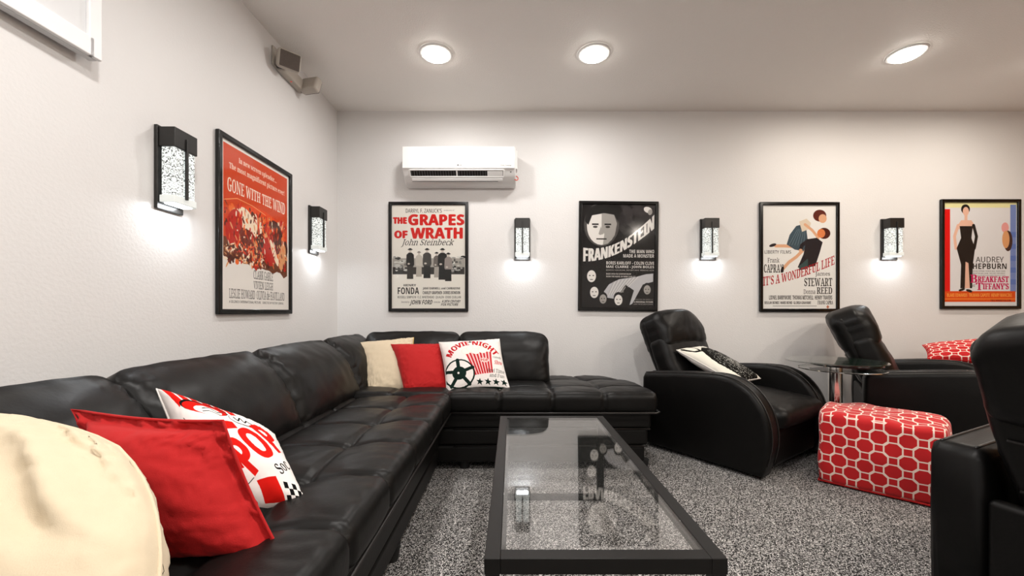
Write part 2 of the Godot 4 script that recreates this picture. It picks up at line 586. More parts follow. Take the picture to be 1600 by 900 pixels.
func poster_orange() -> ImageTexture:
	var c := Canvas.new(100, 140, 10, PAPER)
	var r := RandomNumberGenerator.new()
	r.seed = 31
	var o := Color(0.80, 0.27, 0.10)
	c.rect(3, 3, 94, 92, o)
	var p := PackedVector2Array([Vector2(3, 80), Vector2(97, 80)])
	for i in 16:
		p.append(Vector2(97 - i * 94.0 / 15, 106 - 9.0 * i / 15 + r.randf_range(-2.5, 2.5)))
	c.pv(p, Color(0.42, 0.22, 0.12))
	c.ell(50, 70, 44, 24, Color(0.88, 0.28, 0.05))
	var tones := [Color(0.72, 0.14, 0.08), Color(0.45, 0.16, 0.1), Color(0.9, 0.42, 0.18), Color(0.86, 0.6, 0.4), Color(0.3, 0.14, 0.1), Color(0.93, 0.86, 0.76), Color(0.8, 0.2, 0.14)]
	for i in 190:
		var x := r.randf_range(5, 95)
		var y := r.randf_range(52, 100)
		c.ell(x, y, r.randf_range(1.5, 7), r.randf_range(0.6, 2.6), tones[r.randi_range(0, 6)], r.randf_range(0.7, 2.2))
	# plain broad brush shapes in place of the picture
	for q in [[30, 60, 12, 9, 5, 0.4], [42, 66, 5, 14, 5, 0.2], [75, 58, 10, 6, 4, 0.1], [80, 72, 7, 13, 4, 0.2], [74, 66, 6, 8, 1, 0.5], [16, 70, 10, 16, 0, 0.3], [34, 76, 12, 7, 1, 0.2], [66, 84, 12, 14, 0, -0.4], [74, 84, 3, 14, 5, -0.5], [88, 86, 6, 14, 3, 0.2], [50, 80, 6, 12, 4, 0.4]]:
		c.ell(q[0], q[1], q[2], q[3], tones[q[4]], q[5])
	for i in 260:
		var x := r.randf_range(5, 95)
		var y := r.randf_range(50, 98)
		c.ell(x, y, r.randf_range(0.6, 3.5), r.randf_range(0.3, 1.1), tones[r.randi_range(0, 6)], r.randf_range(0.9, 2.0))
	for i in 120:
		c.ell(r.randf_range(5, 60), r.randf_range(84, 100), r.randf_range(0.6, 3), r.randf_range(0.4, 1.6), tones[[1, 4, 5, 3, 4][r.randi_range(0, 4)]], r.randf_range(0, 3))
	c.line([4, 50, 20, 45, 40, 46, 60, 50], 0.7, Color(0.92, 0.62, 0.4))
	var w := Color(0.95, 0.9, 0.84)
	c.text("In new screen splendor...", "Droid Serif Bold", Rect2(22, 9, 56, 6), w)
	c.text("The most magnificent picture ever!", "Droid Serif Bold", Rect2(10, 17, 82, 6.5), w)
	c.text("GONE WITH THE WIND", "Droid Serif Bold", Rect2(8, 31, 85, 9.5), w, func(q: Vector2) -> Vector2: return Vector2(q.x, 35.5 + (q.y - 35.5) * (1.0 + 0.25 * absf(q.x - 50) / 42)))
	c.text("CLARK GABLE", "Droid Serif", Rect2(42, 104, 30, 8), INK)
	c.text("VIVIEN LEIGH", "Droid Serif", Rect2(42, 114, 30, 7), INK)
	c.text("LESLIE HOWARD  OLIVIA de HAVILLAND", "Droid Serif", Rect2(10, 122.5, 82, 8), INK)
	c.text("A SELZNICK INTERNATIONAL PICTURE    DIRECTED BY VICTOR FLEMING", "Droid Sans", Rect2(10, 132.5, 80, 2), INK)
	return c.done()

func standing(c: Canvas, x: float, top: float, foot: float, w: float, coat: Color, leg: Color, skin: Color, hat: Color) -> void:
	var h := foot - top
	c.ell(x, top + h * 0.07, h * 0.045, h * 0.06, skin)
	c.ell(x, top + h * 0.03, h * 0.085, h * 0.022, hat)
	c.ell(x, top + h * 0.012, h * 0.05, h * 0.03, hat)
	c.poly([x - w * 0.5, top + h * 0.2, x - w * 0.2, top + h * 0.13, x + w * 0.2, top + h * 0.13, x + w * 0.5, top + h * 0.2, x + w * 0.55, top + h * 0.52, x + w * 0.4, top + h * 0.6, x - w * 0.4, top + h * 0.6, x - w * 0.55, top + h * 0.52], coat)
	c.poly([x - w * 0.4, top + h * 0.58, x + w * 0.4, top + h * 0.58, x + w * 0.42, foot, x - w * 0.45, foot], leg)
	c.ell(x - w * 0.2, top + h * 0.5, w * 0.16, h * 0.03, skin)

func fat(c: Canvas, s: String, b: Rect2) -> void:
	for d in [Vector2(-0.7, 0), Vector2(0.7, 0), Vector2(0, 0.5), Vector2(0, -0.5)]:
		c.text(s, "Droid Sans Bold", Rect2(b.position + d, b.size), Color(0.78, 0.09, 0.06))

func poster_family() -> ImageTexture:
	var c := Canvas.new(100, 140, 10, Color(0.875, 0.865, 0.83))
	var r := RandomNumberGenerator.new()
	r.seed = 3
	c.text("DARRYL F. ZANUCK'S", "Droid Sans", Rect2(19, 5, 49, 5.5), INK)
	c.text("production of", "Droid Sans", Rect2(71, 6, 14, 2.5), Color(0.4, 0.4, 0.4))
	fat(c, "THE", Rect2(2, 17, 18, 8))
	fat(c, "GRAPES", Rect2(23, 13, 75, 14))
	fat(c, "OF", Rect2(4, 35, 17, 9.5))
	fat(c, "WRATH", Rect2(26, 31, 70, 14))
	c.text("John Steinbeck", "Droid Serif", Rect2(14, 46, 70, 11), INK, slant(0.35, 52))
	# field and parked shapes
	c.rect(1, 72, 98, 22, Color(0.62, 0.61, 0.58))
	c.rect(1, 84, 98, 9.5, Color(0.2, 0.19, 0.18))
	for i in 60:
		var g := r.randf_range(0.1, 0.85)
		c.ell(r.randf_range(2, 20) if i % 2 else r.randf_range(80, 98), r.randf_range(70, 92), r.randf_range(1, 4), r.randf_range(0.5, 2), Color(g, g, g * 0.97))
	var b := Color(0.12, 0.115, 0.11)
	var s := Color(0.75, 0.72, 0.68)
	standing(c, 25, 59, 100, 10, b, Color(0.2, 0.19, 0.18), s, b)
	standing(c, 37, 63, 97, 9, Color(0.72, 0.7, 0.66), Color(0.66, 0.64, 0.6), s, Color(0.5, 0.48, 0.45))
	standing(c, 48, 59, 99, 11, Color(0.25, 0.24, 0.23), b, s, b)
	standing(c, 61, 64, 98, 8, Color(0.4, 0.38, 0.36), Color(0.62, 0.6, 0.57), s, b)
	standing(c, 69, 59, 101, 12, b, Color(0.1, 0.1, 0.1), s, b)
	standing(c, 77, 65, 103, 10, Color(0.55, 0.52, 0.5), b, s, b)
	c.text("HENRY", "Droid Sans Bold", Rect2(16, 107, 17, 3), INK)
	c.text("FONDA", "Droid Sans Bold", Rect2(8, 111.5, 29, 9), INK)
	c.text("JANE DARWELL and CARRADINE", "Droid Sans Bold", Rect2(42, 111, 51, 4), INK)
	c.text("CHARLEY GRAPEWIN  DORRIS BOWDON", "Droid Sans Bold", Rect2(42, 116.5, 51, 4), INK)
	c.text("RUSSELL SIMPSON  O.Z. WHITEHEAD  QUALEN  EDDIE QUILLAN", "Droid Sans", Rect2(8, 123, 86, 4), INK)
	c.text("Directed by", "Droid Sans", Rect2(13, 130, 11, 3), Color(0.3, 0.3, 0.3))
	c.text("JOHN FORD", "Droid Sans Bold", Rect2(25, 128.5, 30, 7.5), INK, slant(0.25, 132))
	c.text("screen play", "Droid Sans", Rect2(57, 130, 9, 3), Color(0.3, 0.3, 0.3))
	c.text("A 20TH CENTURY", "Droid Sans Bold", Rect2(68, 128.5, 25, 3.4), INK, slant(0.25, 132))
	c.text("FOX PICTURE", "Droid Sans Bold", Rect2(68, 132.8, 23, 3.4), INK, slant(0.25, 132))
	return c.done()

func poster_dark() -> ImageTexture:
	var d := Color(0.075, 0.065, 0.065)
	var c := Canvas.new(100, 140, 10, d)
	var r := RandomNumberGenerator.new()
	r.seed = 12
	var w := Color(0.88, 0.87, 0.85)
	var g := Color(0.62, 0.61, 0.59)
	for i in 50:
		var q := r.randf_range(0.14, 0.24)
		c.ell(r.randf_range(55, 100), r.randf_range(0, 38), r.randf_range(3, 9), r.randf_range(2, 6), Color(q, q * 0.93, q * 0.94), 1.0)
	# a plain shaded portrait: an ordinary man's face in light and dark, side parting
	c.ell(27, 27, 24, 30, Color(0.3, 0.29, 0.28))
	c.ell(27, 29, 20, 26, w)
	c.poly([4, 22, 8, 6, 22, 0, 40, 1, 50, 10, 50, 24, 44, 14, 30, 12, 14, 15, 9, 28], Color(0.09, 0.085, 0.085))
	c.poly([27, 12, 44, 14, 48, 26, 45, 42, 36, 53, 29, 55, 31, 40, 27, 36], g)
	c.rect(14, 26, 9, 2, d)
	c.rect(31, 26, 9, 2, d)
	c.ell(18.5, 30.5, 3.2, 1.5, Color(0.3, 0.29, 0.28))
	c.ell(35.5, 30.5, 3.2, 1.5, Color(0.2, 0.19, 0.18))
	c.poly([26, 30, 30, 40, 25, 41.5, 23, 40], g)
	c.rect(20, 46, 14, 1.6, d)
	c.ell(90, 7, 6, 4, w, 0.4)
	c.ell(93, 10, 3, 4, g, 0.2)
	var rise := func(p: Vector2) -> Vector2:
		var t: float = p.x / 100.0
		return Vector2(p.x, p.y - 46.0 * pow(t, 1.5) + 6.0 * sin(t * PI) - (p.y - 74.0) * 0.22 * sin(t * PI))
	for e in [Vector2.ZERO, Vector2(0.7, 0), Vector2(-0.7, 0.2)]:
		c.text("FRANKENSTEIN", "Droid Sans Bold", Rect2(Vector2(3, 58) + e, Vector2(95, 19)), w, rise)
	c.text("THE MAN WHO", "Droid Sans Bold", Rect2(65, 61, 34, 4.6), w)
	c.text("MADE A MONSTER", "Droid Sans Bold", Rect2(57, 67, 42, 4.6), w)
	c.text("BORIS KARLOFF - COLIN CLIVE", "Droid Sans Bold", Rect2(34, 77, 65, 4.2), w)
	c.text("MAE CLARKE - JOHN BOLES", "Droid Sans Bold", Rect2(34, 82.5, 65, 4.2), w)
	c.text("EDWARD VAN SLOAN  DWIGHT FRYE  FREDERIC KERR", "Droid Sans", Rect2(34, 88, 65, 1.6), w)
	c.text("BASED UPON THE COMPOSITION BY", "Droid Sans Bold", Rect2(34, 93, 34, 2), w)
	c.text("FROM THE NOVEL BY MARY SHELLEY", "Droid Sans Bold", Rect2(34, 96.5, 40, 2), w)
	# drapery and small portraits
	c.poly([31, 118, 38, 108, 52, 101, 74, 98, 88, 94, 98, 93, 98, 104, 84, 108, 70, 134, 66, 136, 72, 116, 60, 108, 48, 128, 34, 126], Color(0.72, 0.72, 0.73))
	for i in 14:
		c.line([36 + i * 1.6, 124 - i * 0.4, 44 + i * 2.6, 104 - i * 0.5], 0.5, w if i % 2 else g)
	c.poly([54, 126, 62, 109, 68, 120, 66, 132, 58, 134], d)
	for q in [[14, 96, 9], [18, 118, 8.5], [30, 127, 7], [51, 128, 8], [90, 114, 7]]:
		head(c, q[0], q[1], q[2], w if q[2] > 7 else g, Color(0.08, 0.075, 0.075))
	c.text("PRODUCED BY CARL LAEMMLE JR.", "Droid Sans", Rect2(72, 127.5, 26, 1.8), w)
	c.text("A UNIVERSAL PICTURE", "Droid Sans Bold", Rect2(72, 130.5, 26, 2.2), w)
	c.text("DIRECTED BY JAMES WHALE", "Droid Sans", Rect2(72, 134, 26, 1.8), w)
	return c.done()

func poster_couple() -> ImageTexture:
	var c := Canvas.new(100, 140, 10, Color(0.905, 0.90, 0.885))
	var skin := Color(0.86, 0.66, 0.52)
	var blue := Color(0.24, 0.31, 0.35)
	var dark := Color(0.13, 0.12, 0.14)
	# two plain dancing figures, her blue dress and his dark suit
	c.line([56, 60, 46, 70, 36, 77, 27, 87], 4.2, skin)
	c.line([44, 56, 30, 55, 18, 55], 4.2, skin)
	c.ell(14, 54, 5, 2, dark, -0.3)
	c.ell(27, 87, 2, 4.5, dark, 0.3)
	c.poly([46, 28, 54, 26, 60, 34, 62, 50, 56, 62, 44, 60, 33, 53, 37, 40], blue)
	for i in 6:
		c.line([48 + i * 2, 32, 36 + i * 4, 54], 0.5, Color(0.45, 0.52, 0.55))
	c.poly([50, 22, 60, 18, 66, 24, 64, 32, 54, 36], Color(0.86, 0.8, 0.72))
	c.line([58, 26, 68, 34, 76, 44], 3.6, skin)
	c.ell(78, 14, 9, 8, Color(0.36, 0.13, 0.09))
	c.ell(82, 18, 5.5, 6, skin)
	c.poly([60, 46, 74, 44, 82, 50, 78, 64, 72, 82, 54, 86, 48, 84, 56, 66], dark)
	c.line([62, 48, 54, 54, 52, 60], 5, dark)
	c.ell(52, 61, 2.6, 2.2, skin)
	c.poly([50, 82, 62, 72, 62, 86, 50, 88], Color(0.2, 0.3, 0.3))
	c.ell(84, 38, 8.5, 7.5, Color(0.3, 0.12, 0.08))
	c.ell(80, 38, 5.5, 6, Color(0.85, 0.5, 0.3))
	c.text("LIBERTY FILMS", "Droid Sans", Rect2(3, 61, 36, 4.4), INK)
	c.text("Frank", "Droid Serif", Rect2(7, 71, 16, 6.5), INK)
	c.text("CAPRA'S", "Droid Serif Bold", Rect2(2, 80, 27, 11), INK)
	var bend := func(p: Vector2) -> Vector2: return Vector2(p.x, p.y - 30.0 * pow(p.x / 100.0, 1.2) + 2.0 * sin(p.x / 100.0 * PI))
	c.text("IT'S A WONDERFUL LIFE", "Droid Serif Bold", Rect2(1, 97, 97, 12), Color(0.66, 0.05, 0.1), bend)
	c.text("James", "Droid Serif", Rect2(72, 90, 20, 7), INK)
	c.text("STEWART", "Droid Serif Bold", Rect2(57, 98.5, 38, 11), INK)
	c.text("Donna", "Droid Serif", Rect2(56, 114, 16, 6), INK)
	c.text("REED", "Droid Serif Bold", Rect2(74, 111, 21, 9), INK)
	c.text("LIONEL BARRYMORE  THOMAS MITCHELL  HENRY TRAVERS", "Droid Sans Bold", Rect2(9, 122, 86, 5.5), INK)
	c.text("BEULAH BONDI  WARD BOND  GLORIA GRAHAME", "Droid Sans Bold", Rect2(3, 130, 63, 3.6), INK)
	c.text("FRANK CAPRA", "Droid Serif Bold", Rect2(75, 129, 21, 5), INK)
	c.rect(14, 136, 60, 0.5, INK)
	c.poly([89, 135, 91, 137.5, 89, 140, 87, 137.5], Color(0.7, 0.4, 0.3))
	return c.done()

func poster_gown() -> ImageTexture:
	var c := Canvas.new(100, 140, 10, Color(0.87, 0.865, 0.87))
	c.rect(0, 0, 100, 7, Color(0.9, 0.88, 0.66))
	c.rect(1, 9, 8, 112, Color(0.87, 0.02, 0.03))
	c.rect(91, 3, 8, 118, Color(0.46, 0.54, 0.75))
	for i in 5:
		c.rect(91, 40 + i * 16, 8, 7, Color(0.36, 0.46, 0.72))
	c.rect(1, 120, 97, 14.5, Color(0.86, 0.30, 0.06))
	c.rect(1, 130, 97, 1.2, Color(0.93, 0.55, 0.2))
	# a plain figure in a long black gown, arms at her sides
	var skin := Color(0.90, 0.72, 0.63)
	var b := Color(0.07, 0.06, 0.065)
	c.ell(30, 9, 6, 6.5, b)
	c.ell(30.5, 12, 4.2, 6, skin)
	c.rect(28.6, 16, 4, 8, skin)
	c.poly([20, 30, 24, 24, 38, 24, 42, 30, 42, 36, 20, 36], skin)
	c.line([20, 31, 15, 46, 17, 62], 4, skin)
	c.line([41, 31, 45, 46, 42, 62], 4, b)
	c.poly([22, 32, 40, 32, 38, 48, 43, 62, 40, 84, 39, 116, 23, 116, 24, 84, 18, 62, 24, 48], b)
	c.poly([30, 80, 34, 82, 36, 116, 29, 116], skin)
	c.ell(25, 118, 4.5, 1.6, b, -0.3)
	c.ell(35, 119.5, 4.5, 1.8, b, 0.3)
	# small pair beside the blue edge
	c.ell(84, 34, 5, 7, Color(0.9, 0.62, 0.6))
	c.ell(88, 52, 6, 14, Color(0.24, 0.14, 0.12))
	c.ell(85, 50, 5, 12, Color(0.86, 0.62, 0.42))
	c.text("AUDREY", "Droid Sans", Rect2(44, 73.5, 38, 7.5), INK)
	c.text("HEPBURN", "Droid Sans Bold", Rect2(40, 82.5, 46, 7.5), INK)
	c.text("GEORGE PEPPARD  PATRICIA NEAL  BUDDY EBSEN", "Droid Sans", Rect2(40, 92, 44, 1.8), Color(0.3, 0.3, 0.3))
	c.text("MARTIN BALSAM  MICKEY ROONEY", "Droid Sans", Rect2(40, 95, 44, 1.8), Color(0.3, 0.3, 0.3))
	c.text("A JUROW-SHEPHERD PRODUCTION", "Droid Sans", Rect2(46, 98, 38, 1.6), Color(0.3, 0.3, 0.3))
	var pink := Color(0.76, 0.05, 0.33)
	for e in [Vector2.ZERO, Vector2(0.5, 0)]:
		c.text("B", "Droid Serif Bold", Rect2(Vector2(36.5, 97.5) + e, Vector2(9, 11)), pink)
		c.text("REAKFAST", "Droid Serif Bold", Rect2(Vector2(46.5, 100) + e, Vector2(42, 8)), pink)
		c.text("T", "Droid Serif Bold", Rect2(Vector2(44, 108.5) + e, Vector2(9, 10)), pink)
		c.text("IFFANY'S", "Droid Serif Bold", Rect2(Vector2(53.5, 109.5) + e, Vector2(35, 8)), pink)
	c.text("AT", "Droid Serif", Rect2(39, 111, 4, 3), INK)
	c.text("BLAKE EDWARDS  TRUMAN CAPOTE  HENRY MANCINI", "Droid Sans Bold", Rect2(5, 123, 88, 4.6), Color(0.96, 0.68, 0.3))
	c.text("TECHNICOLOR", "Droid Sans Bold", Rect2(64, 131.5, 28, 2.4), Color(0.4, 0.06, 0.05))
	return c.done()

# -- printed cloth
func star(c: Canvas, x: float, y: float, r: float, col: Color, turn := 0.0) -> void:
	var p := PackedVector2Array()
	for i in 10:
		var g := -PI / 2 + turn + TAU * i / 10
		p.append(Vector2(x, y) + Vector2(cos(g), sin(g)) * (r if i % 2 == 0 else r * 0.42))
	c.pv(p, col)

func reel(c: Canvas, x: float, y: float, r: float, dark: Color, light: Color) -> void:
	c.ell(x, y, r, r, dark)
	c.ell(x, y, r * 0.9, r * 0.9, light)
	for i in 5:
		var g := TAU * i / 5 - PI / 2
		c.line([x, y, x + cos(g) * r * 0.95, y + sin(g) * r * 0.95], r * 0.22, dark)
	c.ell(x, y, r * 0.45, r * 0.45, dark)
	c.ell(x - r * 0.05, y, r * 0.07, r * 0.07, light)

func cloth_movie() -> ImageTexture:
	var w := Color(0.90, 0.875, 0.86)
	var c := Canvas.new(100, 100, 10, w)
	var red := Color(0.72, 0.12, 0.15)
	var green := Color(0.09, 0.15, 0.13)
	c.poly([38, 38, 84, 30, 78, 76, 48, 80], Color(0.93, 0.72, 0.72))
	for i in 8:
		var a := 39.0 + i * 5.8
		c.poly([a, 38 - i * 1.1, a + 2.7, 37.4 - i * 1.1, 51 + i * 3.9, 79 - i * 0.5, 48.6 + i * 3.9, 79.4 - i * 0.5], red)
	for q in [[40, 32, 7], [50, 27, 8], [60, 24, 8], [70, 24, 8], [78, 28, 7], [56, 33, 7], [68, 31, 7]]:
		c.ell(q[0], q[1], q[2] * 1.06, q[2] * 0.96, Color(0.8, 0.78, 0.72))
		c.ell(q[0], q[1], q[2], q[2] * 0.9, Color(0.92, 0.905, 0.86))
	c.ell(68, 52, 8, 4.5, Color(0.9, 0.8, 0.78))
	c.text("POP", "Droid Sans Bold", Rect2(62, 49.5, 12, 5), red)
	var arch := func(p: Vector2) -> Vector2:
		var g: float = (p.x - 50) / 46.0 * 1.05
		var rr: float = 62.0 - (p.y - 8)
		return Vector2(50 + rr * sin(g) * 0.82, 68 - rr * cos(g) * 0.98)
	for e in [0.0, 0.6]:
		c.text("MOVIE NIGHT", "Droid Sans Bold", Rect2(5 + e, 6, 90, 12), red, arch)
	star(c, 50, 8, 4, green)
	reel(c, 23, 73, 26, green, w)
	c.text("Comedy", "Droid Serif", Rect2(84, 42, 14, 6), green, slant(0.3, 45))
	c.text("Show", "Droid Serif Bold", Rect2(85, 50, 13, 9), red, slant(0.3, 55))
	c.text("Reel Time", "Droid Serif", Rect2(70, 68, 28, 7), green, slant(0.3, 72))
	c.text("and Fun", "Droid Serif", Rect2(72, 77, 24, 6), green, slant(0.3, 80))
	c.rect(38, 98, 62, 2, green)
	for i in 4:
		star(c, 54 + i * 13, 91, 6, green, 0.2)
	return c.done()

func cloth_pop() -> ImageTexture:
	var w := Color(0.90, 0.88, 0.865)
	var c := Canvas.new(100, 100, 10, w)
	var red := Color(0.80, 0.11, 0.09)
	var b := Color(0.08, 0.08, 0.08)
	# wide stripes of a paper ribbon along the top
	for i in 6:
		var a := 2.0 + i * 9
		c.poly([a, 0, a + 6, 0, a + 12, 14, a + 7, 20], red)
	c.ell(30, 17, 20, 8, b)
	c.ell(30, 18, 18.6, 7, red)
	c.ell(32, 20, 12, 5, w)
	c.line([28, 18, 34, 16, 40, 20, 46, 17], 1.0, b)
	c.line([27, 22, 33, 20, 42, 23], 0.8, b)
	c.poly([36, 30, 50, 28, 52, 36, 38, 40], red)
	c.ell(62, 22, 13, 7, b)
	c.ell(62, 21.4, 12.4, 6.4, w)
	c.line([54, 20, 57, 24, 60, 18, 63, 24, 66, 19, 70, 22], 1.3, b)
	for e in [Vector2.ZERO, Vector2(1.4, 0), Vector2(0, 1.2), Vector2(1.4, 1.2)]:
		c.text("POP", "Droid Sans Bold", Rect2(Vector2(34, 34) + e, Vector2(62, 32)), red, func(p: Vector2) -> Vector2: return Vector2(64, 48) + (p - Vector2(65, 50)).rotated(-0.7))
	c.text("Soc", "Droid Serif Bold", Rect2(76, 60, 20, 10), b, func(p: Vector2) -> Vector2: return Vector2(84, 68) + (p - Vector2(86, 65)).rotated(-0.7))
	c.poly([20, 64, 36, 58, 44, 74, 28, 78], red)
	c.poly([52, 84, 72, 80, 76, 98, 56, 98], red)
	for i in 5:
		for j in 3:
			if (i + j) % 2 == 0:
				c.rect(78 + i * 4.4, 84 + j * 5.2, 4.4, 5.2, b)
	c.line([8, 30, 16, 50, 12, 74], 0.5, b)
	c.line([20, 84, 36, 90, 50, 82], 0.5, b)
	return c.done()

func cloth_reels() -> ImageTexture:
	var w := Color(0.88, 0.87, 0.82)
	var b := Color(0.10, 0.095, 0.09)
	var c := Canvas.new(100, 100, 8, w)
	var r := RandomNumberGenerator.new()
	r.seed = 77
	c.ell(58, 62, 46, 50, b)
	c.line([8, 40, 26, 22, 52, 12, 84, 16], 3, w)
	for i in 900:
		var g := r.randf_range(0.35, 0.85)
		var q := Vector2(58, 66) + Vector2(r.randf_range(3, 42), 0).rotated(r.randf_range(0, TAU))
		c.rect(q.x, q.y, r.randf_range(0.6, 2.2), r.randf_range(0.6, 1.6), Color(g, g, g * 0.97))
	c.line([4, 6, 12, 22, 26, 24, 32, 8], 5, b)
	c.line([70, 10, 84, 20, 96, 18], 3, b)
	return c.done()

func cloth_links() -> ImageTexture:
	var red := Color(0.74, 0.03, 0.06)
	var w := Color(0.93, 0.84, 0.79)
	var c := Canvas.new(64, 64, 8, red)
	# one repeat: square rings with clipped corners, linked at their corners
	for q in [[0, 0], [64, 0], [0, 64], [64, 64], [32, 32]]:
		var x: float = q[0]
		var y: float = q[1]
		var a := 20.8
		var k := 11.5
		c.line([x - a + k, y - a, x + a - k, y - a, x + a, y - a + k, x + a, y + a - k, x + a - k, y + a, x - a + k, y + a, x - a, y + a - k, x - a, y - a + k, x - a + k, y - a], 3.9, w)
	return c.done()

# ------------------------------------------------------------------ builders
func join(list: Array) -> ArrayMesh:          # [[mesh, position], ...] -> one mesh
	var st := SurfaceTool.new()
	for a in list:
		st.append_from(a[0], 0, Transform3D(a[2] if a.size() > 2 else Basis(), a[1]))
	return st.commit()

func framed_poster(label: String, at: Vector3, turn: float, print_m: Material, roll := 0.0) -> void:
	var w := 0.713
	var h := 0.982
	var b := 0.029
	var t := thing("framed_poster", label, "poster", at - Vector3(0, h / 2, 0), turn, "black framed film posters on the walls")
	t.rotation.z = roll
	var d := 0.024
	var bars := []
	for s in [-1.0, 1.0]:
		bars.append([soft(Vector3(b, h, d), 0.006, 10), Vector3(s * (w - b) / 2, h / 2, d / 2 + 0.001)])
		bars.append([soft(Vector3(w - b * 1.2, b, d), 0.006, 10), Vector3(0, h / 2 + s * (h - b) / 2, d / 2 + 0.001)])
	part("frame", join(bars), M.black_frame, t)
	part("backing_board", block(Vector3(w - b, h - b, 0.008), 0.001), M.backing, t, Vector3(0, h / 2, 0.006))
	var q := QuadMesh.new()
	q.size = Vector2(w - 2 * b + 0.002, h - 2 * b + 0.002)
	part("print", q, print_m, t, Vector3(0, h / 2, 0.0115))
	part("glazing", block(Vector3(w - 2 * b + 0.004, h - 2 * b + 0.004, 0.002), 0.0005), M.acrylic, t, Vector3(0, h / 2, 0.0145))

func downlight(label: String, x: float, z: float, energy: float, tone: Color) -> void:
	var t := thing("recessed_ceiling_light", label, "ceiling light", Vector3(x, CEIL, z), 0.0, "recessed round lights in the ceiling")
	part("trim_ring", lathe(PackedVector2Array([Vector2(0.116, -0.001), Vector2(0.114, -0.006), Vector2(0.106, -0.010), Vector2(0.094, -0.011), Vector2(0.088, -0.007), Vector2(0.088, 0.0)])), M.white_plastic, t)
	part("lens", lathe(PackedVector2Array([Vector2(0.090, -0.006), Vector2(0.086, -0.018), Vector2(0.070, -0.028), Vector2(0.04, -0.034), Vector2(0.0005, -0.036)])), M.lamp_lens, t)
	var l := AreaLight3D.new()
	l.name = "lamp_light"
	l.area_size = Vector2(0.16, 0.16)
	l.area_range = 12.0
	l.area_attenuation = 2.0
	l.light_color = tone
	l.light_energy = energy
	l.shadow_enabled = true
	l.rotation.x = -PI / 2
	l.position.y = -0.041
	t.add_child(l)

func sconce(label: String, at: Vector3, turn: float) -> void:
	var t := thing("wall_sconce", label, "wall light", at, turn, "black metal wall lights with bubbled glass")
	# origin: bottom of the backplate, on the wall; z points into the room
	part("backplate", block(Vector3(0.142, 0.368, 0.016), 0.003), M.sconce_metal, t, Vector3(0, 0.184, 0.0085))
	part("cap", block(Vector3(0.128, 0.086, 0.072), 0.003), M.sconce_metal, t, Vector3(0, 0.318, 0.052))
	for s in [-1.0, 1.0]:
		part("glass_column", block(Vector3(0.054, 0.215, 0.058), 0.004), M.seeded_glass, t, Vector3(s * 0.031, 0.168, 0.052))
	part("clear_foot", block(Vector3(0.128, 0.032, 0.066), 0.003), M.clear_glow, t, Vector3(0, 0.045, 0.052))
	part("bar", block(Vector3(0.010, 0.275, 0.012), 0.002), M.sconce_metal, t, Vector3(0, 0.19, 0.089))
	part("led", block(Vector3(0.10, 0.004, 0.045), 0.001), M.sconce_led, t, Vector3(0, 0.0265, 0.052))
	var l := AreaLight3D.new()
	l.name = "lamp_light"
	l.area_size = Vector2(0.10, 0.045)
	l.area_range = 12.0
	l.area_attenuation = 2.0
	l.light_color = Color(0.96, 0.98, 1.0)
	l.light_energy = SCONCE
	l.shadow_enabled = true
	l.rotation.x = -PI / 2
	l.position = Vector3(0, 0.0235, 0.052)
	t.add_child(l)

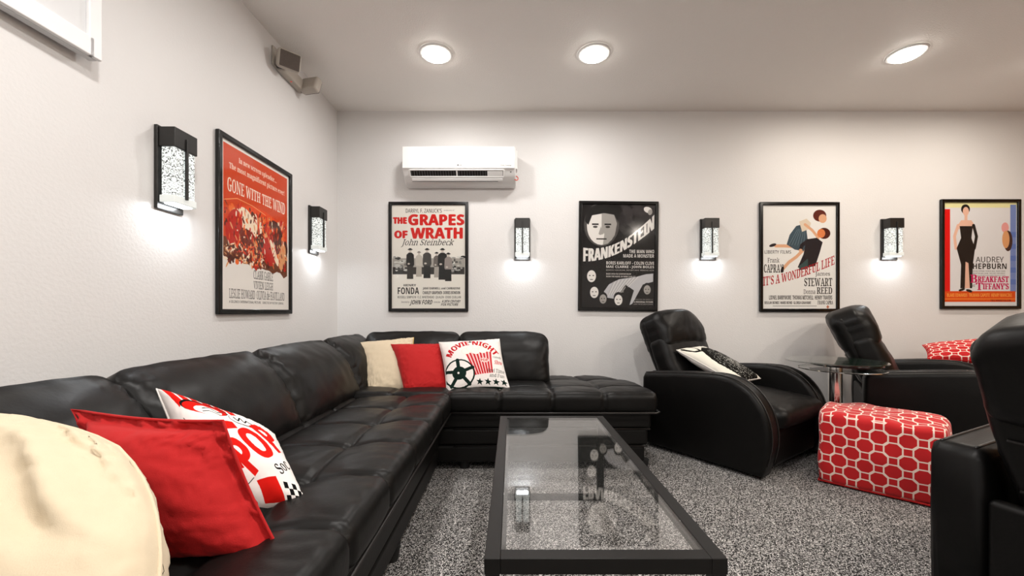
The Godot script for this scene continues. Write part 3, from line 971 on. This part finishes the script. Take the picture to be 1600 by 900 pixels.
func air_conditioner() -> void:
	var t := thing("air_conditioner", "white wall mounted air conditioner with open dark louvre slots", "air conditioner", Vector3(-0.45, 2.085, BACK))
	var w := 0.965
	var body := smooth_line([Vector2(0.001, 0.012), Vector2(0.03, 0.0), Vector2(0.09, 0.012), Vector2(0.15, 0.055), Vector2(0.185, 0.10), Vector2(0.195, 0.115)], 4)
	for v in [Vector2(0.196, 0.29), Vector2(0.186, 0.303), Vector2(0.001, 0.306)]:
		body.append(v)
	part("body", slab(body, w, 0.012), M.white_plastic, t)
	part("front_panel", soft(Vector3(w - 0.012, 0.186, 0.012), 0.005, 10), M.white_plastic, t, Vector3(-0.004, 0.208, 0.200))
	part("side_cap", soft(Vector3(0.018, 0.16, 0.10), 0.006, 10), M.white_plastic, t, Vector3(w / 2 + 0.005, 0.20, 0.12))
	# the slope under the panel carries the outlet
	var b := Basis(Vector3.RIGHT, 0.68)
	var mid := Vector3(-0.02, 0.082, 0.178)
	var lip := []
	for s in [[0.0, 0.030, 0.80, 0.010], [0.0, -0.030, 0.80, 0.016]]:
		lip.append([soft(Vector3(s[2], s[3], 0.014), 0.004, 10), b * Vector3(s[0], s[1], 0.002), b])
	for x in [-0.40, 0.0, 0.40]:
		lip.append([soft(Vector3(0.014, 0.06, 0.012), 0.004, 10), b * Vector3(x, 0, 0.002), b])
	part("outlet_frame", join(lip), M.white_plastic, t, mid)
	var hole := part("air_outlet", block(Vector3(0.79, 0.05, 0.006), 0.001), M.dark_plastic, t, mid + b * Vector3(0, 0, 0.002))
	hole.basis = b
	var cover := part("display_cover", soft(Vector3(0.13, 0.044, 0.008), 0.003, 10), M.white_plastic, t, mid + b * Vector3(0.325, 0, 0.004))
	cover.basis = b
	for i in 30:
		var x := -0.385 + i * 0.0225
		if absf(x) > 0.012 and x < 0.25:
			var v := part("vane", block(Vector3(0.003, 0.044, 0.005), 0.0008), M.grey_plastic, t, mid + b * Vector3(x, 0, 0.0055))
			v.basis = b
	var flap := part("louvre_flap", soft(Vector3(0.78, 0.022, 0.006), 0.0025, 10), M.white_plastic, t, mid + b * Vector3(0, -0.052, 0.012))
	flap.basis = b
	part("dark_gap", block(Vector3(0.74, 0.007, 0.004), 0.001), M.dark_plastic, t, mid + b * Vector3(-0.02, -0.066, 0.005), Vector3(0.68, 0, 0))
	# maker's mark and model line on the panel
	part("logo", lathe(PackedVector2Array([Vector2(0.0005, 0.0012), Vector2(0.0075, 0.001), Vector2(0.008, 0.0)]), 24), M.grey_plastic, t, Vector3(-0.008, 0.142, 0.2062), Vector3(PI / 2, 0, 0))
	part("lettering", word("LG", "Droid Sans Bold", 0.013), M.grey_plastic, t, Vector3(0.014, 0.142, 0.2066))
	part("lettering", word("DUAL Inverter", "Droid Sans", 0.011), M.grey_plastic, t, Vector3(0.40, 0.139, 0.2066))
	part("screw", lathe(PackedVector2Array([Vector2(0.0005, 0.003), Vector2(0.005, 0.002), Vector2(0.006, 0.0)]), 16), M.grey_plastic, t, Vector3(0.44, 0.09, 0.188), Vector3(PI / 2 + 0.5, 0, 0))
	part("hanging_tag", lathe(PackedVector2Array([Vector2(0.012, 0.002), Vector2(0.018, 0.004), Vector2(0.022, 0.0), Vector2(0.018, -0.004), Vector2(0.012, -0.002)]), 24), M.pink_plastic, t, Vector3(0.487, 0.055, 0.13), Vector3(PI / 2, 0.4, 0))

func word(s: String, font: String, tall: float) -> ArrayMesh:
	var f := SystemFont.new()
	f.font_names = PackedStringArray([font.trim_suffix(" Bold")])
	f.font_weight = 700 if font.ends_with("Bold") else 400
	var tm := TextMesh.new()
	tm.font = f
	tm.text = s
	tm.font_size = 32
	tm.pixel_size = tall / 24.0
	tm.depth = 0.0006
	var am := ArrayMesh.new()
	am.add_surface_from_arrays(Mesh.PRIMITIVE_TRIANGLES, tm.surface_get_arrays(0))
	return am

func emergency_light() -> void:
	var t := thing("emergency_light", "twin headed emergency light on the side wall close under the ceiling", "emergency light", Vector3(LEFT, 2.585, -2.82), PI / 2)
	# local x runs away from the camera along the wall, z into the room
	part("housing", soft(Vector3(0.30, 0.085, 0.052), 0.012, 0.05), M.beige_plastic, t, Vector3(0.0, 0.045, 0.027))
	part("wall_bracket", soft(Vector3(0.06, 0.13, 0.012), 0.004, 0.05), M.beige_plastic, t, Vector3(-0.16, 0.075, 0.007))
	part("indicator_lamp", lathe(PackedVector2Array([Vector2(0.0005, 0.0), Vector2(0.006, 0.002), Vector2(0.006, 0.008)]), 12), M.indicator, t, Vector3(-0.01, 0.0, 0.03))
	var spots := [[Vector3(-0.175, 0.045, 0.105), -0.8], [Vector3(0.125, 0.05, 0.10), 1.35]]
	for s in spots:
		var hb := Basis(Vector3.UP, s[1]) * Basis(Vector3.RIGHT, 0.35)
		var hd := part("lamp_head", soft(Vector3(0.14, 0.115, 0.06), 0.02, 0.05), M.beige_plastic, t, s[0])
		hd.basis = hb
		part("lens", soft(Vector3(0.118, 0.095, 0.012), 0.005, 0.05), M.prism_lens, hd, Vector3(0, 0, 0.028))
		part("swivel", lathe(PackedVector2Array([Vector2(0.018, -0.02), Vector2(0.02, 0.0), Vector2(0.018, 0.03)]), 16), M.dark_plastic, t, s[0] + Vector3(0, -0.03, -0.055), Vector3(PI / 2, 0, 0))

func wall_panel() -> void:
	var t := thing("wall_panel", "white framed shallow panel fixed high on the side wall", "wall panel", Vector3(LEFT, 1.90, -1.165), PI / 2 - 0.03)
	var w := 0.64
	var h := 0.75
	part("case", block(Vector3(w - 0.01, h, 0.028), 0.003), M.panel_grey, t, Vector3(0, h / 2, 0.025))
	var bars := []
	for s in [-1.0, 1.0]:
		bars.append([soft(Vector3(0.045, h, 0.016), 0.005, 10), Vector3(s * (w - 0.045) / 2, h / 2, 0.046)])
		bars.append([soft(Vector3(w - 0.05, 0.07, 0.016), 0.005, 10), Vector3(0, h / 2 + s * (h - 0.07) / 2, 0.046)])
	part("frame", join(bars), M.white_paint, t)

func pillow(called: String, label: String, c: Array, thick: float, front: Material, back: Material, sd: int, flange := 0.0, fold := 0.5, group := "", rounding := 0.06, disc := 0.0) -> Node3D:
	# c: top left, top right, bottom right, bottom left, seen from its front
	var base: Vector3 = (c[2] + c[3]) / 2
	var t := thing(called, label, "pillow", base, 0.0, group)
	var tl: Vector3 = c[0] - base
	var tr: Vector3 = c[1] - base
	var br: Vector3 = c[2] - base
	var bl: Vector3 = c[3] - base
	var n := (tr - bl).cross(tl - br).normalized()
	var wave := fn(4.0, sd, 2)
	var fine := fn(11.0, sd + 1, 2)
	var N := 56
	var inner := 1.0 - flange
	for side in [1.0, -1.0]:
		var st := SurfaceTool.new()
		st.begin(Mesh.PRIMITIVE_TRIANGLES)
		var grid: Array[Vector3] = []
		var uvs: Array[Vector2] = []
		for i in N + 1:
			for j in N + 1:
				var s := sin(PI / 2 * (2.0 * i / N - 1.0)) * 0.75 + (2.0 * i / N - 1.0) * 0.25
				var v := sin(PI / 2 * (2.0 * j / N - 1.0)) * 0.75 + (2.0 * j / N - 1.0) * 0.25
				var sb := s * (1.0 - rounding * (1.0 - v * v))
				var vb := v * (1.0 - rounding * (1.0 - s * s))
				sb *= lerpf(1.0, sqrt(1.0 - v * v / 2), disc)
				vb *= lerpf(1.0, sqrt(1.0 - s * s / 2), disc)
				var p := bl.lerp(br, (sb + 1) / 2).lerp(tl.lerp(tr, (sb + 1) / 2), (vb + 1) / 2)
				var a := clampf(1.0 - (s / inner) * (s / inner), 0.0, 1.0)
				var b := clampf(1.0 - (v / inner) * (v / inner), 0.0, 1.0)
				var f := pow(a * b, 0.42)
				var edge := (1.0 - f) * 0.7 + 0.3
				# long folds that start from the corners, and slack in the cloth
				var g := atan2(v + 1.25, s + 1.3)
				var g2 := atan2(v - 1.3, s - 1.25)
				var folds := sin(g * 22.0 + wave.get_noise_2d(s * 2, v * 2) * 5.0) * exp(-1.2 * Vector2(s + 1, v + 1).length()) + sin(g2 * 20.0 + wave.get_noise_2d(s * 2 + 9, v * 2) * 5.0) * exp(-1.2 * Vector2(s - 1, v - 1).length())
				var rip := 1.0 - absf(wave.get_noise_2d(s * 0.24 + v * 0.06, v * 0.5 + sd))
				var z := thick * f + (0.0 if fold < 2.0 else 0.013 * sin((v * 1.0 + s * 0.62) * 10.0 + 5.0 * wave.get_noise_2d(s * 0.16, v * 0.16)) * smoothstep(-0.45, 0.3, wave.get_noise_2d(s * 0.2 + 4.0, v * 0.2)) * minf(f * 2.0, 1.0)) + (folds * 0.007 + fine.get_noise_2d(s * 0.12, v * 0.12 + sd) * 0.006 + (rip - 0.7) * 0.008) * minf(fold, 1.4) * minf(f * 3.0, 1.0) * edge
				var wav := 0.004 * fold * wave.get_noise_2d(s + 3, v) * (1.0 - f) * 2.0
				grid.append(p + n * (side * z + wav * (1.0 if a * b <= 0.0 else 0.0) + side * 0.0008))
				uvs.append(Vector2((s + 1) / 2, 1.0 - (v + 1) / 2))
		for i in N:
			for j in N:
				var q := [i * (N + 1) + j, (i + 1) * (N + 1) + j, (i + 1) * (N + 1) + j + 1, i * (N + 1) + j + 1]
				for k in ([0, 2, 1, 0, 3, 2] if side > 0 else [0, 1, 2, 0, 2, 3]):
					st.set_uv(uvs[q[k]])
					st.add_vertex(grid[q[k]])
		part("front_cloth" if side > 0 else "back_cloth", finish(st), front if side > 0 else back, t)
	var rim := PackedVector3Array()
	for e in 4:
		for k in 12:
			var s := 2.0 * k / 12.0 - 1.0
			var q: Vector2 = [Vector2(s, -1), Vector2(1, s), Vector2(-s, 1), Vector2(-1, -s)][e]
			var sb := q.x * (1.0 - rounding * (1.0 - q.y * q.y)) * lerpf(1.0, sqrt(1.0 - q.y * q.y / 2), disc)
			var vb := q.y * (1.0 - rounding * (1.0 - q.x * q.x)) * lerpf(1.0, sqrt(1.0 - q.x * q.x / 2), disc)
			rim.append(bl.lerp(br, (sb + 1) / 2).lerp(tl.lerp(tr, (sb + 1) / 2), (vb + 1) / 2))
	part("seam", tube(rim, 0.0035, 6, true), back, t)
	return t

func quilt(x: float, lines: Array, width: float) -> float:
	var d := 9.0
	for l in lines:
		d = minf(d, absf(x - l))
	return exp(-(d / width) * (d / width))

func cell_puff(x: float, lines: Array) -> float:
	for i in lines.size() - 1:
		if x >= lines[i] and x < lines[i + 1]:
			var f: float = (x - lines[i]) / (lines[i + 1] - lines[i])
			return pow(maxf(0.0, 4.0 * f * (1.0 - f)), 0.6)
	return 0.4

func sofa_part(t: Node3D, root: Vector3, called: String, mesh: Mesh, m: Material, at: Vector3) -> MeshInstance3D:
	return part(called, mesh, m, t, at - root)

func sofa() -> void:
	var root := Vector3(-0.9, 0, -1.9)
	var t := thing("sectional_sofa", "black leather sectional sofa with tufted seats filling the corner of the room", "sofa", root)
	var soften := fn(2.5, 4, 3)
	# --- seat along the side wall
	var xs := [-1.25, -0.93, -0.622, -0.36]
	var zs := [-2.46, -2.14, -1.84, -1.54, -1.23, -0.93, -0.62, -0.31, 0.0, 0.3]
	var ca := Vector3(-0.80, 0.425, -1.08)
	var fa := func(p: Vector3, n: Vector3) -> Vector3:
		var w := p + ca
		var top := clampf(n.y * 1.4, 0.0, 1.0)
		var fr := clampf(n.x * 1.4, 0.0, 1.0)
		var cross := quilt(w.z, zs, 0.011)
		var along := quilt(w.x, xs.slice(1, 3), 0.011)
		var button := exp(-Vector2(fposmod(0.0, 1.0), 0).length()) * cross * along
		var puff: float = cell_puff(w.x, xs) * cell_puff(w.z, zs)
		var pull: float = quilt(w.z, zs, 0.06) * quilt(w.x, [-0.622], 0.07)
		var d: float = top * (0.011 * puff - 0.011 * cross - 0.011 * along - 0.01 * button - 0.016 * pull + 0.003 * soften.get_noise_2d(w.x * 3, w.z * 3)) + fr * (0.008 * cell_puff(w.z, zs) - 0.010 * cross)
		d += top * 0.0035 * sin(w.z * 95.0 + 6.0 * soften.get_noise_2d(w.x, w.z)) * exp(-absf(w.x + 0.42) / 0.07) * (0.5 + 0.5 * soften.get_noise_2d(w.x * 2, w.z * 4 + 7))
		return p + n * d + Vector3(0, -0.035 * top * clampf((-0.5 - w.x) / 0.7, 0.0, 1.0), 0)
	sofa_part(t, root, "seat", soft(Vector3(0.86, 0.125, 2.74), 0.045, 0.012, fa), M.leather, ca)
	# --- seat along the back wall, with the open end
	var xb := [-1.25, -0.74, -0.40, -0.08, 0.245, 0.565, 0.90]
	var zb := [-3.42, -3.06, -2.70, -2.46]
	var cb := Vector3(-0.165, 0.425, -2.85)
	var fb := func(p: Vector3, n: Vector3) -> Vector3:
		var w := p + cb
		# the open end is rounded off at its rear corner
		var top := clampf(n.y * 1.4, 0.0, 1.0)
		var fr := clampf(n.z * 1.4, 0.0, 1.0)
		var cross := quilt(w.x, xb, 0.011)
		var along := quilt(w.z, zb.slice(1, 3), 0.011)
		var puff: float = cell_puff(w.x, xb) * cell_puff(w.z, zb)
		var pull: float = quilt(w.x, xb.slice(1, 6), 0.06) * quilt(w.z, [-2.70, -3.06], 0.06)
		var d: float = top * (0.011 * puff - 0.010 * cross - 0.010 * along - 0.016 * pull + 0.003 * soften.get_noise_2d(w.x * 3, w.z * 3)) + fr * (0.008 * cell_puff(w.x, xb) - 0.010 * cross)
		var r := p + n * d + Vector3(0, -0.02 * top * clampf((-2.6 - w.z) / 0.5, 0.0, 1.0), 0)
		var back := clampf((-2.85 - w.z) / 0.42, 0.0, 1.0)
		r.x -= clampf((w.x - 0.25) / 0.65, 0.0, 1.0) * back * back * 0.22
		return r
	sofa_part(t, root, "chaise_seat", soft(Vector3(2.13, 0.125, 0.80), 0.045, 0.012, fb), M.leather, cb)
	# --- upholstered bands of the base
	for k in 3:
		var y := 0.315 - k * 0.105
		sofa_part(t, root, "base_band", soft(Vector3(0.80, 0.104, 2.7), 0.018, 0.3), M.leather, Vector3(-0.84 - 0.004 * k, y, -1.10))
		sofa_part(t, root, "base_band", soft(Vector3(2.07 - 0.02 * k, 0.104, 0.74), 0.018, 0.3), M.leather, Vector3(-0.175 - 0.01 * k, y, -2.855))
	for q in [Vector3(0.82, 0.03, -2.53), Vector3(0.62, 0.03, -3.1), Vector3(-0.48, 0.03, -0.4), Vector3(-0.48, 0.03, -1.6), Vector3(-0.3, 0.03, -2.55)]:
		sofa_part(t, root, "foot", lathe(PackedVector2Array([Vector2(0.0005, -0.03), Vector2(0.028, -0.03), Vector2(0.038, 0.032), Vector2(0.0005, 0.032)]), 20), M.dark_base, q)
	# --- piping along the lower edge of the seats
	sofa_part(t, root, "piping", tube(PackedVector3Array([Vector3(-0.372, 0.368, 0.2), Vector3(-0.372, 0.368, -1.2), Vector3(-0.372, 0.368, -2.43)]), 0.006), M.piping, Vector3.ZERO)
	sofa_part(t, root, "piping", tube(PackedVector3Array([Vector3(-0.38, 0.368, -2.447), Vector3(0.2, 0.368, -2.447), Vector3(0.88, 0.368, -2.447), Vector3(0.905, 0.368, -2.47), Vector3(0.90, 0.368, -2.85)]), 0.006), M.piping, Vector3.ZERO)
	for k in 2:
		sofa_part(t, root, "piping", tube(PackedVector3Array([Vector3(-0.36, 0.262 - 0.105 * k, -2.480), Vector3(0.3, 0.262 - 0.105 * k, -2.480), Vector3(0.85 - 0.02 * k, 0.262 - 0.105 * k, -2.480)]), 0.0045, 6), M.piping, Vector3.ZERO)
	# --- buttons
	for z in zs.slice(1, 8):
		sofa_part(t, root, "button", soft(Vector3(0.022, 0.010, 0.022), 0.005, 1.0), M.piping, Vector3(-0.622, 0.440, z))
	for x in xb.slice(1, 6):
		sofa_part(t, root, "button", soft(Vector3(0.022, 0.010, 0.022), 0.005, 1.0), M.piping, Vector3(x, 0.445, -2.70))
	# --- back frames
	sofa_part(t, root, "back_frame", soft(Vector3(0.17, 0.70, 3.5), 0.05, 0.4), M.leather, Vector3(-1.465, 0.385, -1.78))
	sofa_part(t, root, "back_frame", soft(Vector3(1.60, 0.70, 0.17), 0.05, 0.4), M.leather, Vector3(-0.58, 0.385, -3.40))
	sofa_part(t, root, "back_piping", tube(PackedVector3Array([Vector3(-1.42, 0.738, 0.0), Vector3(-1.42, 0.738, -1.7), Vector3(-1.42, 0.738, -3.3)]), 0.006), M.piping, Vector3.ZERO)
	# --- back cushions, gathered at their ends
	var cushion := func(w: float, sd: int, gather: float, open_end := 0.0) -> ArrayMesh:
		var nz := fn(3.0, sd, 2)
		var hx := w / 2
		var f := func(p: Vector3, n: Vector3) -> Vector3:
			var u := p.x / hx
			var v := p.y / 0.20
			var r := p
			r.z += clampf(n.z, 0.0, 1.0) * (0.05 * (1.0 - 0.85 * pow(absf(u), 3.5)) * clampf(1.0 - v * v * 0.8, 0.0, 1.0) - 0.05 * v * clampf(v, 0, 1))
			r.z += clampf(n.z, 0.0, 1.0) * gather * 0.010 * sin(p.y * 92.0 + 5.0 * nz.get_noise_2d(p.x * 4, p.y * 3)) * smoothstep(0.62, 0.97, absf(u)) * (0.6 + nz.get_noise_2d(p.y * 5, sd))
			r += n * 0.004 * nz.get_noise_2d(p.x * 2.0, p.y * 2.0)
			r.y += clampf(n.y, 0.0, 1.0) * (0.008 * (1.0 - pow(absf(u), 3.0)))
			if open_end > 0.0:
				r.y -= open_end * pow(clampf(u, 0.0, 1.0), 6.0) * clampf(v, 0.0, 1.0)
			return r
		return soft(Vector3(w, 0.43, 0.22), 0.055, 0.016, f)
	var lean := 0.50
	var left_ends := [[0.10, -0.50], [-0.50, -1.20], [-1.20, -1.87], [-1.87, -2.58], [-2.58, -3.20]]
	for i in left_ends.size():
		var e: Array = left_ends[i]
		var o: MeshInstance3D = sofa_part(t, root, "back_cushion", cushion.call(absf(e[0] - e[1]) + 0.012, 20 + i, 1.0), M.leather, Vector3(-1.145, 0.580 + 0.003 * i, (e[0] + e[1]) / 2))
		o.basis = Basis(Vector3.UP, PI / 2) * Basis(Vector3.RIGHT, -lean)
	var back_ends := [[-1.12, -0.405], [-0.405, 0.275]]
	for i in 2:
		var e: Array = back_ends[i]
		var o: MeshInstance3D = sofa_part(t, root, "back_cushion", cushion.call(e[1] - e[0] + 0.010, 40 + i, 0.4, 0.03 if i == 1 else 0.0), M.leather, Vector3((e[0] + e[1]) / 2, 0.605, -3.11))
		o.basis = Basis(Vector3.RIGHT, -0.36)

func coffee_table() -> void:
	var x0 := -0.062
	var x1 := 0.480
	var z0 := -2.13
	var z1 := -0.895
	var top := 0.433
	var b := 0.036
	var t := thing("coffee_table", "long low coffee table with a clear glass top in a black metal frame", "coffee table", Vector3((x0 + x1) / 2, 0, (z0 + z1) / 2))
	var w := x1 - x0
	var l := z1 - z0
	for s in [-1.0, 1.0]:
		part("frame_rail", block(Vector3(b, b, l), 0.002), M.black_metal, t, Vector3(s * (w - b) / 2, top - b / 2, 0))
		part("frame_rail", block(Vector3(w - 2 * b, b, b), 0.002), M.black_metal, t, Vector3(0, top - b / 2, s * (l - b) / 2))
		for s2 in [-1.0, 1.0]:
			part("leg", block(Vector3(b * 0.9, top - b, b * 0.9), 0.002), M.black_metal, t, Vector3(s * (w - b) / 2, (top - b) / 2, s2 * (l - b) / 2))
		part("floor_rail", block(Vector3(w - 2 * b, 0.025, 0.03), 0.002), M.black_metal, t, Vector3(0, 0.0135, s * (l - b) / 2))
	part("glass_top", block(Vector3(w - 2 * b - 0.001, 0.006, l - 2 * b - 0.001), 0.001), M.glass, t, Vector3(0, top - 0.004, 0))
	for s in [-1.0, 1.0]:
		part("glass_ledge", block(Vector3(0.012, 0.004, l - 2 * b), 0.001), M.black_metal, t, Vector3(s * (w / 2 - b - 0.006), top - 0.0095, 0))

func recliner(label: String, at: Vector3, facing: float, shell := false) -> Node3D:
	var t := thing("recliner_chair", label, "recliner", at, facing, "black leather recliners")
	var m: Material = M.recliner_leather
	var nz := fn(3.0, int(absf(at.x) * 10) + 3, 2)
	# arms: flat on top, sweeping down to the floor in front
	var prof := PackedVector2Array([Vector2(-0.455, 0.02), Vector2(-0.465, 0.30), Vector2(-0.46, 0.50)])
	prof.append_array(smooth_line([Vector2(-0.44, 0.537), Vector2(-0.25, 0.558), Vector2(0.0, 0.582), Vector2(0.16, 0.580), Vector2(0.28, 0.53), Vector2(0.365, 0.43), Vector2(0.405, 0.31), Vector2(0.405, 0.18), Vector2(0.36, 0.02)], 4))
	for s in [-1.0, 1.0]:
		part("armrest", slab(prof, 0.14, 0.03), m, t, Vector3(s * 0.385, 0, 0))
		var line := PackedVector3Array()
		for i in range(3, prof.size() - 2):
			line.append(Vector3(0, prof[i].y + 0.0005, prof[i].x + (0.001 if prof[i].x > 0.25 else 0.0)))
		for e in [-0.042, 0.042]:
			part("piping", tube(line, 0.0045, 6), M.piping, t, Vector3(s * 0.385 + e, 0.0, 0))
		part("cup_holder", lathe(PackedVector2Array([Vector2(0.046, 0.0), Vector2(0.046, 0.004), Vector2(0.040, 0.005), Vector2(0.038, 0.001), Vector2(0.0005, 0.0008)]), 28), M.dark_plastic, t, Vector3(s * 0.385, 0.583, 0.075))
	# seat and the folded footrest in front of it
	var fs := func(p: Vector3, n: Vector3) -> Vector3:
		var u := p.x / 0.30
		var v := p.z / 0.36
		return p + Vector3(0, clampf(n.y, 0, 1) * (0.035 * (1.0 - u * u) * (1.0 - v * v * 0.5) - 0.02 * v) + 0.004 * nz.get_noise_2d(p.x * 3, p.z * 3), clampf(n.z, 0, 1) * 0.02 * (1.0 - u * u))
	part("seat", soft(Vector3(0.632, 0.15, 0.70), 0.07, 0.03, fs), m, t, Vector3(0, 0.35, 0.08))
	part("footrest", soft(Vector3(0.626, 0.23, 0.08), 0.03, 0.05), m, t, Vector3(0, 0.165, 0.335))
	part("base", block(Vector3(0.626, 0.26, 0.62), 0.01), M.dark_base, t, Vector3(0, 0.135, -0.04))
	# back, reclined
	var lean := Basis(Vector3.RIGHT, -0.40)
	var fb := func(p: Vector3, n: Vector3) -> Vector3:
		var u := p.x / 0.27
		var r := p
		r.x *= 1.0 - 0.10 * clampf(-p.y / 0.22, 0.0, 1.0)
		r.z += clampf(n.z, 0, 1) * 0.045 * (1.0 - u * u) * (1.0 - 0.5 * pow(p.y / 0.24, 2.0))
		r += n * 0.005 * nz.get_noise_2d(p.x * 3, p.y * 3 + 5)
		return r
	var lb := part("backrest", soft(Vector3(0.60, 0.50, 0.17), 0.06, 0.03, fb), m, t, Vector3(0, 0.55, -0.375))
	lb.basis = lean
	var fh := func(p: Vector3, n: Vector3) -> Vector3:
		var u := p.x / 0.28
		var r := p
		r.y -= 0.045 * pow(absf(u), 3.5) * clampf(p.y / 0.14 + 0.3, 0.0, 1.0)
		r.z += clampf(n.z, 0, 1) * (0.05 * (1.0 - u * u * 0.7) - 0.02 * pow(p.y / 0.14, 2.0))
		r.z += clampf(n.z, 0, 1) * 0.02 * cos(u * PI * 1.0) * clampf(p.y / 0.14, 0.0, 1.0)
		return r + n * 0.004 * nz.get_noise_2d(p.x * 4, p.y * 4)
	var hb := part("headrest", soft(Vector3(0.575, 0.33, 0.22), 0.06, 0.025, fh), m, t, Vector3(0, 0.823, -0.505))
	hb.basis = lean
	# rear shell of the back, in two panels with piped joints
	var rs := part("rear_panel", soft(Vector3(0.58, 0.60, 0.10), 0.048, 0.06, func(p: Vector3, n: Vector3) -> Vector3: return Vector3(p.x * (1.0 - 0.10 * clampf(-p.y / 0.3, 0.0, 1.0)), p.y, p.z)), m, t, Vector3(0, 0.635, -0.474))
	rs.basis = lean
	part("rear_skirt", soft(Vector3(0.62, 0.36, 0.05), 0.02, 0.06), m, t, Vector3(0, 0.21, -0.435))
	for k in 2:
		var y: float = [0.44, 0.60][k]
		var z := -0.477 - (y - 0.635) * tan(-0.40) * -1.0 - 0.054
		part("piping", tube(PackedVector3Array([Vector3(-0.24, y, z), Vector3(0, y - 0.006, z - 0.002), Vector3(0.24, y, z)]), 0.005, 6), M.piping, t)
	return t

func side_table() -> void:
	var t := thing("side_table", "round two tier glass side table on a chrome column between the recliners", "side table", Vector3(2.235, 0, -2.80))
	var disc := func(r: float, h: float) -> ArrayMesh:
		return lathe(PackedVector2Array([Vector2(0.0005, h), Vector2(r - 0.004, h), Vector2(r, h * 0.5), Vector2(r - 0.004, 0), Vector2(0.0005, 0)]), 64)
	part("glass_top", disc.call(0.29, 0.010), M.green_glass, t, Vector3(0, 0.638, 0))
	part("pivot_disc", disc.call(0.20, 0.016), M.black_frame, t, Vector3(0.075, 0.612, 0.01))
	part("glass_shelf", disc.call(0.24, 0.008), M.green_glass, t, Vector3(0.03, 0.585, 0.02))
	part("shelf_rim", lathe(PackedVector2Array([Vector2(0.240, 0.0), Vector2(0.244, 0.001), Vector2(0.244, 0.007), Vector2(0.240, 0.008)]), 64), M.chrome, t, Vector3(0.03, 0.585, 0.02))
	part("column", lathe(PackedVector2Array([Vector2(0.040, 0.02), Vector2(0.040, 0.612)]), 32), M.chrome, t, Vector3(0.01, 0, 0))
	for a in 3:
		part("spacer", lathe(PackedVector2Array([Vector2(0.008, 0.0), Vector2(0.008, 0.022)]), 12), M.chrome, t, Vector3(0.19 * cos(a * 2.1 + 0.4), 0.616, 0.19 * sin(a * 2.1 + 0.4)))
	part("foot_plate", disc.call(0.16, 0.018), M.chrome, t, Vector3(0.01, 0.002, 0))

func ottoman() -> void:
	var t := thing("floor_pouf", "boxy red floor pouf printed with a white chain link pattern", "pouf", Vector3(2.165, 0, -2.365), 0.80)
	var nz := fn(3.0, 8, 2)
	var f := func(p: Vector3, n: Vector3) -> Vector3:
		var r := p
		var q := Vector3(p.x / 0.30, p.y / 0.2, p.z / 0.26)
		r += n * (0.022 * clampf(1.0 - q.x * q.x * q.z * q.z - 0.6 * q.y * q.y, -0.3, 1.0) + 0.012 * nz.get_noise_3d(p.x, p.y, p.z))
		r.y -= 0.035 * clampf(q.y, 0, 1) * clampf(q.x * 1.2 - 0.2, 0, 1)
		r.y += 0.015 * nz.get_noise_2d(p.x * 1.2, p.z * 1.2) * clampf(q.y, 0, 1)
		return r
	part("cover", soft(Vector3(0.60, 0.39, 0.52), 0.028, 0.03, f), M.links_box, t, Vector3(0, 0.205, 0))
	var rim := PackedVector3Array()
	for c in [[-1, 1], [1, 1], [1, -1], [-1, -1]]:
		rim.append(Vector3(c[0] * 0.297, 0.012, c[1] * 0.258))
	part("hem", tube(rim, 0.006, 6, true), M.red_cloth, t)
	part("tag", block(Vector3(0.012, 0.05, 0.003), 0.001), M.plain_cloth, t, Vector3(-0.265, 0.10, 0.272))
